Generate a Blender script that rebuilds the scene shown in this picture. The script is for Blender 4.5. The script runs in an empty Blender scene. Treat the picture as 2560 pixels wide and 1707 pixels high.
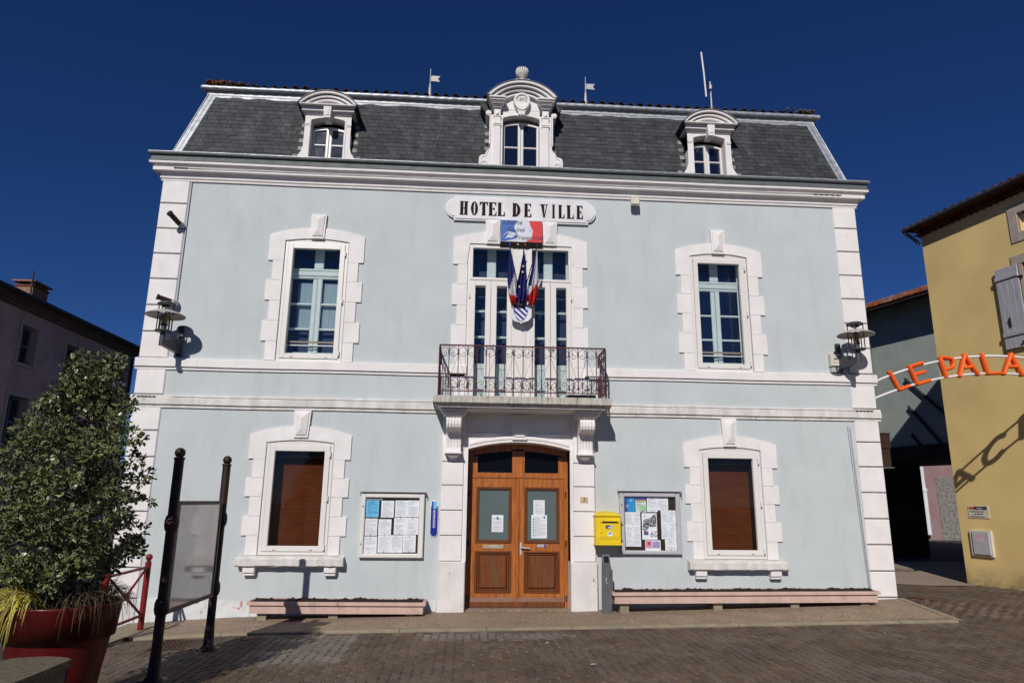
import bpy, math, random
from mathutils import Vector, Matrix
R = math.radians
random.seed(7)
SC = bpy.context.scene
COL = SC.collection

# ------------------------------------------------------------------ camera
CAM_P, CAM_Y, CAM_R = R(13.2041), R(3.8137), R(0.6431)
fw = Vector((math.sin(CAM_Y)*math.cos(CAM_P), math.cos(CAM_Y)*math.cos(CAM_P), math.sin(CAM_P)))
rt0 = Vector((math.cos(CAM_Y), -math.sin(CAM_Y), 0)); up0 = rt0.cross(fw)
rt = rt0*math.cos(CAM_R)+up0*math.sin(CAM_R); up = up0*math.cos(CAM_R)-rt0*math.sin(CAM_R)
cd = bpy.data.cameras.new('camera'); cam = bpy.data.objects.new('camera', cd); COL.objects.link(cam)
m = Matrix((rt, up, -fw)).transposed().to_4x4(); m.translation = Vector((0, -12, 1.69)); cam.matrix_world = m
cd.sensor_width = 36; cd.lens = 36*1707/2560; cd.clip_start = 0.1; cd.clip_end = 2000
SC.camera = cam
# ------------------------------------------------------------------ world, sun, exposure
W = bpy.data.worlds.new("World"); SC.world = W; W.use_nodes = True
nt = W.node_tree; nt.nodes.clear()
sky = nt.nodes.new('ShaderNodeTexSky'); sky.sky_type = 'NISHITA'; sky.sun_disc = False
SUN_EL = R(33.5); SUN_AZ = math.atan2(-0.29, -1.0)      # vector to the sun (-0.29,-1,0.69)
sky.sun_elevation = SUN_EL; sky.sun_rotation = R(180+16.2)
sky.altitude = 2500; sky.air_density = 1.0; sky.dust_density = 0.0; sky.ozone_density = 10.0
bg = nt.nodes.new('ShaderNodeBackground'); bg.inputs['Strength'].default_value = 0.05
out = nt.nodes.new('ShaderNodeOutputWorld')
gm_ = nt.nodes.new('ShaderNodeGamma'); gm_.inputs[1].default_value = 1.0; nt.links.new(sky.outputs[0], gm_.inputs[0])
hs_ = nt.nodes.new('ShaderNodeHueSaturation'); hs_.inputs['Hue'].default_value = .511; hs_.inputs['Saturation'].default_value = 1.09; hs_.inputs['Value'].default_value = .93
nt.links.new(gm_.outputs[0], hs_.inputs['Color']); nt.links.new(hs_.outputs[0], bg.inputs[0]); nt.links.new(bg.outputs[0], out.inputs[0])
sl = bpy.data.lights.new('sun', 'SUN'); sl.energy = 3.75; sl.angle = R(0.5); sl.color = (1, .955, .89)
so = bpy.data.objects.new('sun', sl); COL.objects.link(so); so.location = (-8, -30, 25)
so.rotation_euler = Vector((-0.29, -1.0, 0.69)).to_track_quat('Z', 'Y').to_euler()
SC.view_settings.view_transform = 'Standard'; SC.view_settings.look = 'None'
SC.view_settings.gamma = 1; SC.view_settings.exposure = 0.0; SC.view_settings.use_curve_mapping = False

# ------------------------------------------------------------------ materials
def NN(nt, t, **k):
    n = nt.nodes.new(t)
    for a, b in k.items(): setattr(n, a, b)
    return n
def mat(name, c, c2=None, scale=4.0, rough=.7, bump=0.0, bscale=60.0, metal=0.0, spec=.3, island=0.0, stretch=(1,1,1),
        fine=0.0, fscale=80.0, contrast=(.35,.65), dirt=None, dscale=1.5, dthr=(.55,.7), detail=6, coat=0, world=True, zdirt=None, dstretch=None):
    M = bpy.data.materials.new(name); M.use_nodes = True
    nt = M.node_tree; P = nt.nodes['Principled BSDF']; L = nt.links.new
    P.inputs['Roughness'].default_value = rough; P.inputs['Metallic'].default_value = metal
    P.inputs['Specular IOR Level'].default_value = spec
    if coat: P.inputs['Coat Weight'].default_value = coat; P.inputs['Coat Roughness'].default_value = .15
    c2 = c2 or tuple(v*.86 for v in c)
    if world: src = NN(nt, 'ShaderNodeNewGeometry').outputs['Position']
    else: src = NN(nt, 'ShaderNodeTexCoord').outputs['Object']
    mp = NN(nt, 'ShaderNodeMapping'); mp.inputs['Scale'].default_value = stretch; L(src, mp.inputs[0])
    n1 = NN(nt, 'ShaderNodeTexNoise'); n1.inputs['Scale'].default_value = scale; n1.inputs['Detail'].default_value = detail
    L(mp.outputs[0], n1.inputs['Vector'])
    r1 = NN(nt, 'ShaderNodeMapRange'); r1.inputs[1].default_value = contrast[0]; r1.inputs[2].default_value = contrast[1]
    L(n1.outputs['Fac'], r1.inputs[0])
    mx = NN(nt, 'ShaderNodeMix', data_type='RGBA'); mx.inputs[6].default_value = (*c, 1); mx.inputs[7].default_value = (*c2, 1)
    L(r1.outputs[0], mx.inputs[0]); colr = mx.outputs[2]
    if dirt:
        n2 = NN(nt, 'ShaderNodeTexNoise'); n2.inputs['Scale'].default_value = dscale; n2.inputs['Detail'].default_value = 9; n2.inputs['Roughness'].default_value = .65
        mp2 = NN(nt, 'ShaderNodeMapping'); mp2.inputs['Scale'].default_value = dstretch or stretch; L(src, mp2.inputs[0]); L(mp2.outputs[0], n2.inputs['Vector'])
        r2 = NN(nt, 'ShaderNodeMapRange'); r2.inputs[1].default_value = dthr[0]; r2.inputs[2].default_value = dthr[1]
        L(n2.outputs['Fac'], r2.inputs[0]); fac = r2.outputs[0]
        if zdirt:
            sx = NN(nt, 'ShaderNodeSeparateXYZ'); L(NN(nt, 'ShaderNodeNewGeometry').outputs['Position'], sx.inputs[0])
            rz = NN(nt, 'ShaderNodeMapRange'); rz.inputs[1].default_value = zdirt[0]; rz.inputs[2].default_value = zdirt[1]
            L(sx.outputs['Z'], rz.inputs[0])
            mm = NN(nt, 'ShaderNodeMath', operation='MULTIPLY'); L(fac, mm.inputs[0]); L(rz.outputs[0], mm.inputs[1]); fac = mm.outputs[0]
        md = NN(nt, 'ShaderNodeMix', data_type='RGBA'); L(fac, md.inputs[0]); L(colr, md.inputs[6]); md.inputs[7].default_value = (*dirt, 1)
        colr = md.outputs[2]
    if island or fine:
        hs = NN(nt, 'ShaderNodeHueSaturation'); L(colr, hs.inputs['Color']); val = None
        if island:
            gi = NN(nt, 'ShaderNodeNewGeometry'); oi = NN(nt, 'ShaderNodeObjectInfo')
            ad = NN(nt, 'ShaderNodeMath', operation='ADD'); L(gi.outputs['Random Per Island'], ad.inputs[0]); L(oi.outputs['Random'], ad.inputs[1])
            fr = NN(nt, 'ShaderNodeMath', operation='FRACT'); L(ad.outputs[0], fr.inputs[0])
            ri = NN(nt, 'ShaderNodeMapRange'); ri.inputs[3].default_value = 1-island; ri.inputs[4].default_value = 1+island
            L(fr.outputs[0], ri.inputs[0]); val = ri.outputs[0]
            m7 = NN(nt, 'ShaderNodeMath', operation='MULTIPLY'); L(fr.outputs[0], m7.inputs[0]); m7.inputs[1].default_value = 7.31
            f7 = NN(nt, 'ShaderNodeMath', operation='FRACT'); L(m7.outputs[0], f7.inputs[0])
            rs = NN(nt, 'ShaderNodeMapRange'); rs.inputs[3].default_value = 1-island; rs.inputs[4].default_value = 1+island*.8
            L(f7.outputs[0], rs.inputs[0]); L(rs.outputs[0], hs.inputs['Saturation'])
        if fine:
            nf = NN(nt, 'ShaderNodeTexNoise'); nf.inputs['Scale'].default_value = fscale; nf.inputs['Detail'].default_value = 2
            L(mp.outputs[0], nf.inputs['Vector'])
            rf = NN(nt, 'ShaderNodeMapRange'); rf.inputs[1].default_value = .3; rf.inputs[2].default_value = .7
            rf.inputs[3].default_value = 1-fine; rf.inputs[4].default_value = 1+fine; L(nf.outputs['Fac'], rf.inputs[0])
            if val:
                mu = NN(nt, 'ShaderNodeMath', operation='MULTIPLY'); L(val, mu.inputs[0]); L(rf.outputs[0], mu.inputs[1]); val = mu.outputs[0]
            else: val = rf.outputs[0]
        L(val, hs.inputs['Value']); colr = hs.outputs[0]
    L(colr, P.inputs['Base Color'])
    rr = NN(nt, 'ShaderNodeMapRange'); rr.inputs[3].default_value = max(0, rough-.08); rr.inputs[4].default_value = min(1, rough+.08)
    L(n1.outputs['Fac'], rr.inputs[0]); L(rr.outputs[0], P.inputs['Roughness'])
    if bump:
        nb = NN(nt, 'ShaderNodeTexNoise'); nb.inputs['Scale'].default_value = bscale; nb.inputs['Detail'].default_value = 4
        L(mp.outputs[0], nb.inputs['Vector'])
        b = NN(nt, 'ShaderNodeBump'); b.inputs['Strength'].default_value = bump; b.inputs['Distance'].default_value = .01
        L(nb.outputs['Fac'], b.inputs['Height']); L(b.outputs[0], P.inputs['Normal'])
    return M
def glassmat(name, tint, ior=1.5, rough=0.0, base=None):
    M = bpy.data.materials.new(name); M.use_nodes = True; nt = M.node_tree; nt.nodes.clear(); L = nt.links.new
    o = NN(nt, 'ShaderNodeOutputMaterial'); t = NN(nt, 'ShaderNodeBsdfTransparent'); t.inputs[0].default_value = (*tint, 1)
    g = NN(nt, 'ShaderNodeBsdfGlossy'); g.inputs['Roughness'].default_value = rough; g.inputs['Color'].default_value = (1,1,1,1)
    f = NN(nt, 'ShaderNodeFresnel'); f.inputs['IOR'].default_value = ior
    nz = NN(nt, 'ShaderNodeTexNoise'); nz.inputs['Scale'].default_value = 1.7; bp = NN(nt, 'ShaderNodeBump'); bp.inputs['Strength'].default_value = .08; bp.inputs['Distance'].default_value = .02
    L(nz.outputs['Fac'], bp.inputs['Height']); L(bp.outputs[0], g.inputs['Normal'])
    mx = NN(nt, 'ShaderNodeMixShader'); L(f.outputs[0], mx.inputs[0]); L(t.outputs[0], mx.inputs[1]); L(g.outputs[0], mx.inputs[2]); L(mx.outputs[0], o.inputs[0])
    return M
def emit(name, c, s):
    M = bpy.data.materials.new(name); M.use_nodes = True; P = M.node_tree.nodes['Principled BSDF']
    P.inputs['Base Color'].default_value = (*c, 1); P.inputs['Emission Color'].default_value = (*c, 1); P.inputs['Emission Strength'].default_value = s
    return M

m_wall = mat('pale_blue_render', (.515,.552,.562), (.482,.517,.53), 1.6, .85, .3, 55, fine=.05, fscale=60, dirt=(.43,.455,.44), dscale=1.9, dthr=(.50,.86), dstretch=(1.8,1,.5), detail=8)
m_plinthp = mat('peeling_white_plinth', (.66,.68,.69), (.56,.58,.58), 5, .85, .6, 25, dirt=(.45,.24,.17), dscale=3.2, dthr=(.56,.6), fine=.06)
m_white = mat('white_masonry_paint', (.78,.745,.74), (.71,.68,.675), 3, .7, .25, 45, fine=.03, dirt=(.56,.53,.50), dscale=6, dthr=(.58,.85), dstretch=(1.6,1,.6))
m_trimdirty = mat('weathered_white_stone', (.71,.68,.66), (.55,.53,.50), 6, .8, .4, 50, dirt=(.30,.28,.26), dscale=14, dthr=(.6,.75), stretch=(1,1,.5), fine=.05)
m_plinthst = mat('chipped_white_stone', (.70,.665,.655), (.62,.59,.58), 4, .8, .3, 40, dirt=(.38,.32,.22), dscale=3.6, dthr=(.625,.64), fine=.03)
m_frame = mat('white_lacquered_metal', (.72,.69,.66), (.69,.66,.63), 2, .35, spec=.5)
m_joint = mat('dark_joint', (.10,.09,.085), None, 10, .9)
m_slate = mat('slate', (.052,.055,.060), (.038,.041,.045), 2.2, .65, .2, 30, spec=.25, island=.27, dirt=(.085,.092,.105), dscale=1.4, dthr=(.56,.8), stretch=(3,1,.7), fine=.12, fscale=40)
m_zinc = mat('zinc', (.125,.138,.138), (.10,.112,.113), 5, .6, .1, 20, metal=0, spec=.3, fine=.06, fscale=30)
m_zincl = mat('pale_zinc', (.46,.48,.52), (.30,.32,.36), 9, .42, .1, 20, metal=.35, spec=.5, stretch=(1,1,1), fine=.15, fscale=14)
m_under = mat('dark_roof_board', (.022,.022,.023), None, 5, .9)
m_soaker = mat('pale_mortar_slate', (.26,.26,.235), (.17,.17,.16), 20, .8, island=.3)
m_zincd = mat('dark_zinc_edge', (.03,.03,.035), None, 5, .6)
m_tile = mat('clay_roof_tile', (.075,.032,.02), (.035,.022,.018), 6, .9, .5, 40, island=.4, dirt=(.18,.075,.015), dscale=3, dthr=(.6,.7), fine=.2)
m_lichen = mat('orange_lichen_tile', (.34,.13,.02), (.12,.05,.02), 18, .9, .5, 40, fine=.3)
m_wood = mat('varnished_oak', (.46,.145,.022), (.30,.082,.013), 5, .38, .25, 30, spec=.45, stretch=(9,9,.6), dirt=(.12,.035,.012), dscale=2.2, dthr=(.5,.75), fine=.14, fscale=30)
m_woodd = mat('dark_weathered_oak', (.185,.052,.012), (.11,.033,.011), 5, .4, .25, 30, spec=.4, stretch=(9,9,.6), fine=.15, fscale=30, dirt=(.11,.07,.04), dscale=1.6, dthr=(.52,.7))
m_glass = glassmat('window_glass', (.93,.95,.955), 1.42)
m_glassl = glassmat('lower_window_glass', (.93,.92,.91), 1.3)
m_glassc = glassmat('clear_glass', (.98,.985,.985), 1.25)
m_glassd = mat('dark_pane', (.006,.010,.028), None, 2, .04, spec=.9)
m_glassg = mat('frosted_pane', (.10,.135,.135), (.085,.115,.115), 2, .35, spec=.4)
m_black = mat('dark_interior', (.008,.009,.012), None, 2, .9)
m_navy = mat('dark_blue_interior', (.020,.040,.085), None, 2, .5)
m_inner = mat('light_blue_painted_wood', (.64,.70,.69), (.59,.65,.64), 4, .5)
m_curtain = mat('blue_grey_curtain', (.47,.56,.60), (.41,.50,.54), 3, .9, stretch=(12,1,.3))
m_blind = mat('brown_blind', (.125,.036,.012), (.10,.028,.010), 8, .75, spec=.08, stretch=(.4,1,1))
m_iron = mat('maroon_ironwork', (.10,.018,.024), (.06,.012,.016), 20, .5, spec=.4, fine=.2)
m_ironp = mat('black_ironwork', (.012,.010,.011), (.035,.012,.010), 9, .5, .2, 60, spec=.5)
m_red = mat('red_glazed_plastic', (.095,.007,.006), (.080,.006,.005), 2, .35, spec=.35, coat=.15)
m_redp = mat('red_painted_steel', (.22,.014,.014), (.14,.010,.010), 12, .45, .1, 60)
m_yellow = mat('yellow_enamel', (.80,.58,.012), (.72,.50,.010), 5, .4, spec=.45, fine=.03)
m_grey = mat('grey_metal', (.13,.13,.135), (.10,.10,.105), 8, .5, .1, 50, metal=.2)
m_lgrey = mat('light_grey_aluminium', (.46,.46,.48), (.42,.42,.44), 8, .4, spec=.5)
m_brownback = mat('dark_brown_backing', (.028,.014,.008), None, 8, .8)
m_paper = mat('white_paper', (.74,.75,.79), (.70,.71,.76), 6, .8)
m_print = mat('grey_print', (.50,.51,.55), None, 30, .8)
m_printd = mat('dark_print', (.05,.05,.07), None, 30, .8)
m_cyan = mat('light_blue_paper', (.16,.52,.78), None, 9, .7)
m_bluep = mat('dark_blue_print', (.02,.06,.33), None, 9, .6)
m_enamel = mat('dark_blue_enamel', (.012,.028,.26), None, 9, .35)
m_green = mat('green_print', (.28,.55,.30), None, 9, .7)
m_orange = mat('orange_print', (.75,.30,.06), None, 9, .7)
m_redpr = mat('red_print', (.62,.03,.035), None, 9, .6)
m_pinkpr = mat('pink_print', (.62,.25,.32), (.45,.30,.45), 12, .7)
m_photo = mat('grey_photograph', (.36,.37,.38), (.03,.035,.035), 30, .7, contrast=(.42,.58), detail=9)
m_pink = mat('pink_concrete', (.56,.395,.34), (.48,.335,.285), 7, .85, .3, 60, fine=.08, dirt=(.22,.17,.15), dscale=5, dthr=(.6,.75), stretch=(1,1,.4))
m_soil = mat('dark_soil', (.028,.016,.011), (.015,.010,.008), 30, 1, .5, 60)
m_maroon = mat('maroon_letter', (.022,.004,.005), None, 6, .6, spec=.1)
m_board = mat('white_board', (.72,.71,.735), None, 3, .45)
m_blue = mat('flag_blue', (.028,.04,.20), (.022,.03,.16), 9, .8)
m_eu = mat('flag_deep_blue', (.022,.022,.19), (.015,.015,.14), 9, .8)
m_fwhite = mat('flag_white', (.66,.64,.68), (.55,.53,.60), 9, .8)
m_fred = mat('flag_red', (.55,.018,.016), (.45,.014,.014), 9, .8)
m_star = mat('flag_star', (.75,.68,.35), None, 9, .8)
m_orangel = mat('orange_letter', (.90,.13,.015), None, 3, .45)
m_ochre = mat('ochre_render', (.80,.605,.26), (.68,.50,.22), .8, .9, .18, 50, fine=.06, dirt=(.13,.12,.07), dscale=2.2, dthr=(.30,.62), zdirt=(.50,.0))
m_moss = mat('mossy_render', (.20,.17,.08), (.42,.33,.15), 7, .95, .4, 40, fine=.2)
m_stone = mat('beige_stone', (.45,.38,.33), (.38,.32,.27), 5, .9, .4, 40, fine=.08)
m_shutter = mat('grey_violet_paint', (.42,.42,.47), (.32,.32,.36), 6, .75, .3, 30, stretch=(8,8,.6), fine=.1)
m_tiler = mat('orange_clay_tile', (.30,.095,.05), (.14,.06,.035), 7, .9, .4, 40, island=.4, fine=.15)
m_genoise = mat('dark_red_eaves_tile', (.16,.028,.016), (.09,.018,.012), 9, .85, island=.3)
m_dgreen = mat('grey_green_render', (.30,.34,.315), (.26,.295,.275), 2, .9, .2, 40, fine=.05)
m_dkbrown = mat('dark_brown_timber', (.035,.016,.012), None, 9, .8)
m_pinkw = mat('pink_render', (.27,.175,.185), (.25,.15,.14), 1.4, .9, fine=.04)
m_rough = mat('grey_roughcast', (.25,.235,.21), (.13,.12,.11), 7, .95, .9, 12, fine=.2)
m_lpink = mat('faded_pink_render', (.56,.36,.34), (.46,.30,.28), .8, .9, fine=.04, dirt=(.36,.24,.25), dscale=1.8, dthr=(.5,.7))
m_brick = mat('brick', (.30,.16,.10), (.22,.12,.09), 8, .9, .4, 40, fine=.15)
m_asph = mat('asphalt', (.050,.050,.053), (.040,.041,.043), 2, .9, .4, 90, fine=.22, fscale=180)
m_pave = mat('exposed_aggregate', (.29,.215,.165), (.23,.17,.125), 2.5, .9, .5, 70, fine=.55, fscale=42, dirt=(.28,.21,.14), dscale=.9, dthr=(.45,.7))
m_kerb = mat('concrete_kerb', (.29,.24,.165), (.22,.185,.135), 6, .9, .4, 80, fine=.14)
m_concr = mat('beige_concrete', (.32,.25,.19), (.28,.22,.165), 1.3, .9, .2, 60, fine=.06)
m_paver = mat('brown_paver', (.124,.086,.060), (.094,.066,.047), 1.1, .85, .2, 90, island=.20, fine=.30, fscale=90, dirt=(.125,.098,.08), dscale=.8, dthr=(.5,.7))
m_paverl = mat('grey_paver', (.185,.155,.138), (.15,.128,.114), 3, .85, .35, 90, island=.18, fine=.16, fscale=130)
m_sand = mat('jointing_sand', (.21,.145,.10), (.075,.055,.043), 2.2, .95, .3, 90, contrast=(.4,.6), fine=.25)
m_leaf = mat('holly_leaf', (.026,.044,.010), (.016,.030,.007), 9, .35, spec=.6, island=.35)
m_leafe = mat('cream_leaf_edge', (.27,.29,.12), (.17,.20,.07), 9, .35, spec=.5, island=.25)
m_bark = mat('grey_bark', (.17,.12,.085), (.09,.065,.05), 14, .9, .6, 50, stretch=(1,1,.4))
m_grassy = mat('yellow_sedge', (.50,.42,.06), (.40,.36,.10), 9, .6, island=.3)
m_grassd = mat('dark_sedge', (.035,.04,.015), (.10,.06,.03), 9, .7, island=.4)
m_lowwall = mat('gravel_concrete', (.17,.145,.10), (.10,.085,.06), 20, .95, .6, 60, fine=.35, fscale=70)
m_mirror = mat('polished_panel', (.74,.70,.67), (.66,.62,.60), 1.5, .06, spec=1.0, metal=.10, dirt=(.56,.53,.51), dscale=3, dthr=(.55,.7), fine=.02, fscale=200)
m_lampd = mat('lamp_dark_grey', (.045,.045,.06), None, 6, .45, spec=.5)
m_lamph = mat('lamp_white_disc', (.42,.40,.37), (.34,.33,.31), 6, .5)
m_amber = mat('amber_lamp_core', (.40,.22,.06), (.30,.16,.05), 6, .4)
m_concgrey = mat('weathered_concrete_edge', (.52,.49,.44), (.36,.34,.30), 9, .85, .5, 60, stretch=(2,1,.4), dirt=(.16,.15,.13), dscale=9, dthr=(.58,.7), fine=.1)
m_ivory = mat('ivory_plastic', (.66,.62,.52), None, 6, .4)

# ------------------------------------------------------------------ builders
ORG = {}
def props(o, label=None, cat=None, group=None, kind=None):
    if label: o['label'] = label
    if cat: o['category'] = cat
    if group: o['group'] = group
    if kind: o['kind'] = kind
    return o
def thing(name, loc, label=None, cat=None, group=None, kind=None):
    o = bpy.data.objects.new(name, None); COL.objects.link(o); o.location = loc; ORG[o.name] = Vector(loc); o.empty_display_size = .2
    return props(o, label, cat, group, kind)
def sub(name, parent, loc):
    """empty part of a thing that parents its sub-parts"""
    o = bpy.data.objects.new(name, None); COL.objects.link(o); o.parent = parent
    o.location = Vector(loc)-ORG[parent.name]; ORG[o.name] = Vector(loc); o.empty_display_size = .1
    return o
class MB:
    def __init__(s): s.v = []; s.f = []; s.mi = []; s.sm = []
    def add(s, vs, fs, mi=0, smooth=False):
        k = len(s.v); s.v += [tuple(v) for v in vs]
        for f in fs: s.f.append(tuple(i+k for i in f)); s.mi.append(mi); s.sm.append(smooth)
        return s
    def box(s, x0, x1, y0, y1, z0, z1, mi=0):
        return s.add([(x0,y0,z0),(x1,y0,z0),(x1,y1,z0),(x0,y1,z0),(x0,y0,z1),(x1,y0,z1),(x1,y1,z1),(x0,y1,z1)],
              [(0,1,5,4),(1,2,6,5),(2,3,7,6),(3,0,4,7),(4,5,6,7),(3,2,1,0)], mi)
    def cbox(s, x0, x1, y0, y1, z0, z1, c=.012, mi=0):
        """box with its front edges (towards -y) chamfered"""
        vs = [(x0+c,y0,z0+c),(x1-c,y0,z0+c),(x1-c,y0,z1-c),(x0+c,y0,z1-c),(x0,y0+c,z0),(x1,y0+c,z0),(x1,y0+c,z1),(x0,y0+c,z1),
              (x0,y1,z0),(x1,y1,z0),(x1,y1,z1),(x0,y1,z1)]
        fs = [(0,1,2,3),(4,5,1,0),(5,6,2,1),(6,7,3,2),(7,4,0,3),(8,9,5,4),(9,10,6,5),(10,11,7,6),(11,8,4,7),(9,8,11,10)]
        return s.add(vs, fs, mi)
    def prism(s, poly, y0, y1, mi=0, smooth=False):
        """polygon in x,z (counter-clockwise seen from the front) given depth from y0 (front) to y1"""
        n = len(poly); vs = [(x,y0,z) for x,z in poly]+[(x,y1,z) for x,z in poly]
        fs = [tuple(range(n)), tuple(range(2*n-1, n-1, -1))]
        s.add(vs, fs, mi)
        s.add(vs, [(i, i+n, (i+1)%n+n, (i+1)%n) for i in range(n)], mi, smooth)
        return s
    def strip(s, top, bot, y0, y1, mi=0):
        """plate between two polylines of equal length (top, bot) in x,z"""
        n = len(top); vs = [(x,y0,z) for x,z in top]+[(x,y0,z) for x,z in bot]+[(x,y1,z) for x,z in top]+[(x,y1,z) for x,z in bot]
        fs = []
        for i in range(n-1):
            fs += [(n+i, n+i+1, i+1, i), (2*n+i, 2*n+i+1, 3*n+i+1, 3*n+i), (i, i+1, 2*n+i+1, 2*n+i), (3*n+i, 3*n+i+1, n+i+1, n+i)]
        fs += [(0, 2*n, 3*n, n), (n-1, 2*n-1, 4*n-1, 3*n-1)]
        return s.add(vs, fs, mi)
    def cyl(s, p, q, r, n=10, r2=None, mi=0, cap=True, smooth=True):
        p, q = Vector(p), Vector(q); d = (q-p).normalized(); a = d.orthogonal().normalized(); b = d.cross(a); r2 = r if r2 is None else r2
        vs = []
        for k in range(n):
            t = 2*math.pi*k/n; e = a*math.cos(t)+b*math.sin(t); vs += [p+e*r, q+e*r2]
        s.add(vs, [(2*k, 2*((k+1)%n), 2*((k+1)%n)+1, 2*k+1) for k in range(n)], mi, smooth)
        if cap: s.add(vs, [tuple(2*k for k in range(n))[::-1], tuple(2*k+1 for k in range(n))], mi)
        return s
    def tube(s, pts, r, n=6, mi=0, closed=False):
        pts = [Vector(p) for p in pts]; N = len(pts); vs = []; a = None
        for i, p in enumerate(pts):
            if closed: d = pts[(i+1)%N]-pts[i-1]
            else: d = pts[min(i+1, N-1)]-pts[max(i-1, 0)]
            d.normalize()
            a = d.orthogonal().normalized() if a is None else (a-d*a.dot(d)).normalized()
            b = d.cross(a); rr = r(i/(N-1)) if callable(r) else r
            for k in range(n):
                t = 2*math.pi*k/n; vs.append(p+(a*math.cos(t)+b*math.sin(t))*rr)
        fs = []
        for i in range(N if closed else N-1):
            j = (i+1)%N
            for k in range(n): fs.append((i*n+k, i*n+(k+1)%n, j*n+(k+1)%n, j*n+k))
        s.add(vs, fs, mi, True)
        if not closed: s.add(vs, [tuple(range(n))[::-1], tuple((N-1)*n+k for k in range(n))], mi)
        return s
    def lathe(s, c, prof, n=24, mi=0, smooth=True, a0=0, a1=2*math.pi):
        full = abs(a1-a0-2*math.pi) < 1e-6; m_ = n if full else n+1; c = Vector(c); vs = []
        for k in range(m_):
            t = a0+(a1-a0)*k/n
            for r, z in prof: vs.append((c.x+r*math.cos(t), c.y+r*math.sin(t), c.z+z))
        P = len(prof); fs = []
        for k in range(n):
            j = (k+1)%m_
            for i in range(P-1): fs.append((k*P+i, j*P+i, j*P+i+1, k*P+i+1))
        return s.add(vs, fs, mi, smooth)
    def sphere(s, c, r, n=12, mi=0, sz=1):
        prof = [(r*math.sin(math.pi*i/8), -r*sz*math.cos(math.pi*i/8)) for i in range(9)]
        return s.lathe(c, prof, n, mi)
    def xf(s, fn): s.v = [tuple(fn(Vector(v))) for v in s.v]; return s
    def build(s, name, mats, parent=None, loc=None, label=None, cat=None, group=None, kind=None):
        if not isinstance(mats, (list, tuple)): mats = [mats]
        o0 = ORG[parent.name] if parent else Vector((0,0,0))
        if loc is None: loc = o0 if parent else Vector((0,0,0))
        loc = Vector(loc)
        me = bpy.data.meshes.new(name); me.from_pydata([tuple(Vector(v)-loc) for v in s.v], [], s.f)
        for mm in mats: me.materials.append(mm)
        me.polygons.foreach_set('material_index', s.mi); me.polygons.foreach_set('use_smooth', s.sm); me.update()
        o = bpy.data.objects.new(name, me); COL.objects.link(o); o.location = loc-o0; ORG[o.name] = loc
        if parent: o.parent = parent
        return props(o, label, cat, group, kind)
def inst(src, name, parent, loc, rot=None, scale=None):
    o = bpy.data.objects.new(name, src.data); COL.objects.link(o); o.parent = parent
    o.location = Vector(loc)-(ORG[parent.name] if parent else Vector((0,0,0)))
    if rot: o.rotation_euler = rot
    if scale: o.scale = scale
    return o
def frame_ring(b, x0, x1, z0, z1, w, y0, y1, mi=0, c=.006):
    b.cbox(x0, x0+w, y0, y1, z0, z1, c, mi); b.cbox(x1-w, x1, y0, y1, z0, z1, c, mi)
    b.cbox(x0+w, x1-w, y0, y1, z0, z0+w, c, mi); b.cbox(x0+w, x1-w, y0, y1, z1-w, z1, c, mi); return b
def arcz(x, xc, hw, z0, rise):
    """height on a segmental arch: z0 at the ends, z0+rise at the crown"""
    Rr = (hw*hw+rise*rise)/(2*rise); return z0+rise-Rr+math.sqrt(max(0, Rr*Rr-(x-xc)**2))
def lin(a, b, n): return [a+(b-a)*i/(n-1) for i in range(n)]
def text_mesh(txt, size, x, y, z, mat_, name, parent, align='LEFT', shear=0, ext=.001, sx=1, xf=None, **kw):
    c = bpy.data.curves.new('t', 'FONT'); c.body = txt; c.size = size; c.align_x = align; c.shear = shear; c.extrude = ext; c.resolution_u = 2
    to = bpy.data.objects.new('t', c); COL.objects.link(to)
    dg = bpy.context.evaluated_depsgraph_get(); dg.update(); me = to.evaluated_get(dg).to_mesh()
    b = MB(); b.add([(x+v.co.x*sx, y-v.co.z, z+v.co.y) for v in me.vertices], [tuple(p.vertices) for p in me.polygons])
    to.evaluated_get(dg).to_mesh_clear(); bpy.data.objects.remove(to); bpy.data.curves.remove(c)
    if xf: b.xf(xf)
    return b.build(name, mat_, parent, **kw)

XL, XR = -5.67, 7.52
# ------------------------------------------------------------------ terrain
def interp(x, P):
    if x <= P[0][0]: return P[0][1]
    for (a, u), (b, w) in zip(P, P[1:]):
        if x <= b: return u+(w-u)*(x-a)/(b-a)
    return P[-1][1]
def gz(x, y):
    z = -.13+.0155*max(-9, min(x, 14))
    if x < -3: z -= .03*min(-3-x, 4)
    if y > -1.45:
        t = min(1, (y+1.45)/1.45); t = t*t*(3-2*t); q = max(0, min(1, (10.2-x)/2.6)); z += .17*t*q*(1 if x > 7 else 0)
    return z
ZW = [(-6.5,-.42),(-5.67,-.37),(-5.0,-.25),(-4.4,-.205),(-3.6,-.160),(-.4,-.070),(1.9,-.058),(3.2,-.02),(7.6,.15)]
def zp(x, y):
    k = gz(x, -1.5)+.022; w = interp(x, ZW); t = max(0, min(1, -y/1.42)); return w+(k-w)*t
def sheet(name, xs, ys, zf, mt, label=None, parent=None):
    b = MB(); vs = [(x, y, zf(x, y)) for y in ys for x in xs]; n = len(xs)
    b.add(vs, [(j*n+i, j*n+i+1, (j+1)*n+i+1, (j+1)*n+i) for j in range(len(ys)-1) for i in range(n-1)], 0, True)
    return b.build(name, mt, parent, label=label, kind='structure' if not parent else None)
xs = [-400,-200,-100,-60,-40,-25,-18]+lin(-14, 16, 31)+[20,26,34,50,80,150,400]
ys = [-400,-150,-60,-30,-20]+lin(-14, 6, 41)+[8,10,14,18,24,30,50,90,200,400]
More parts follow.
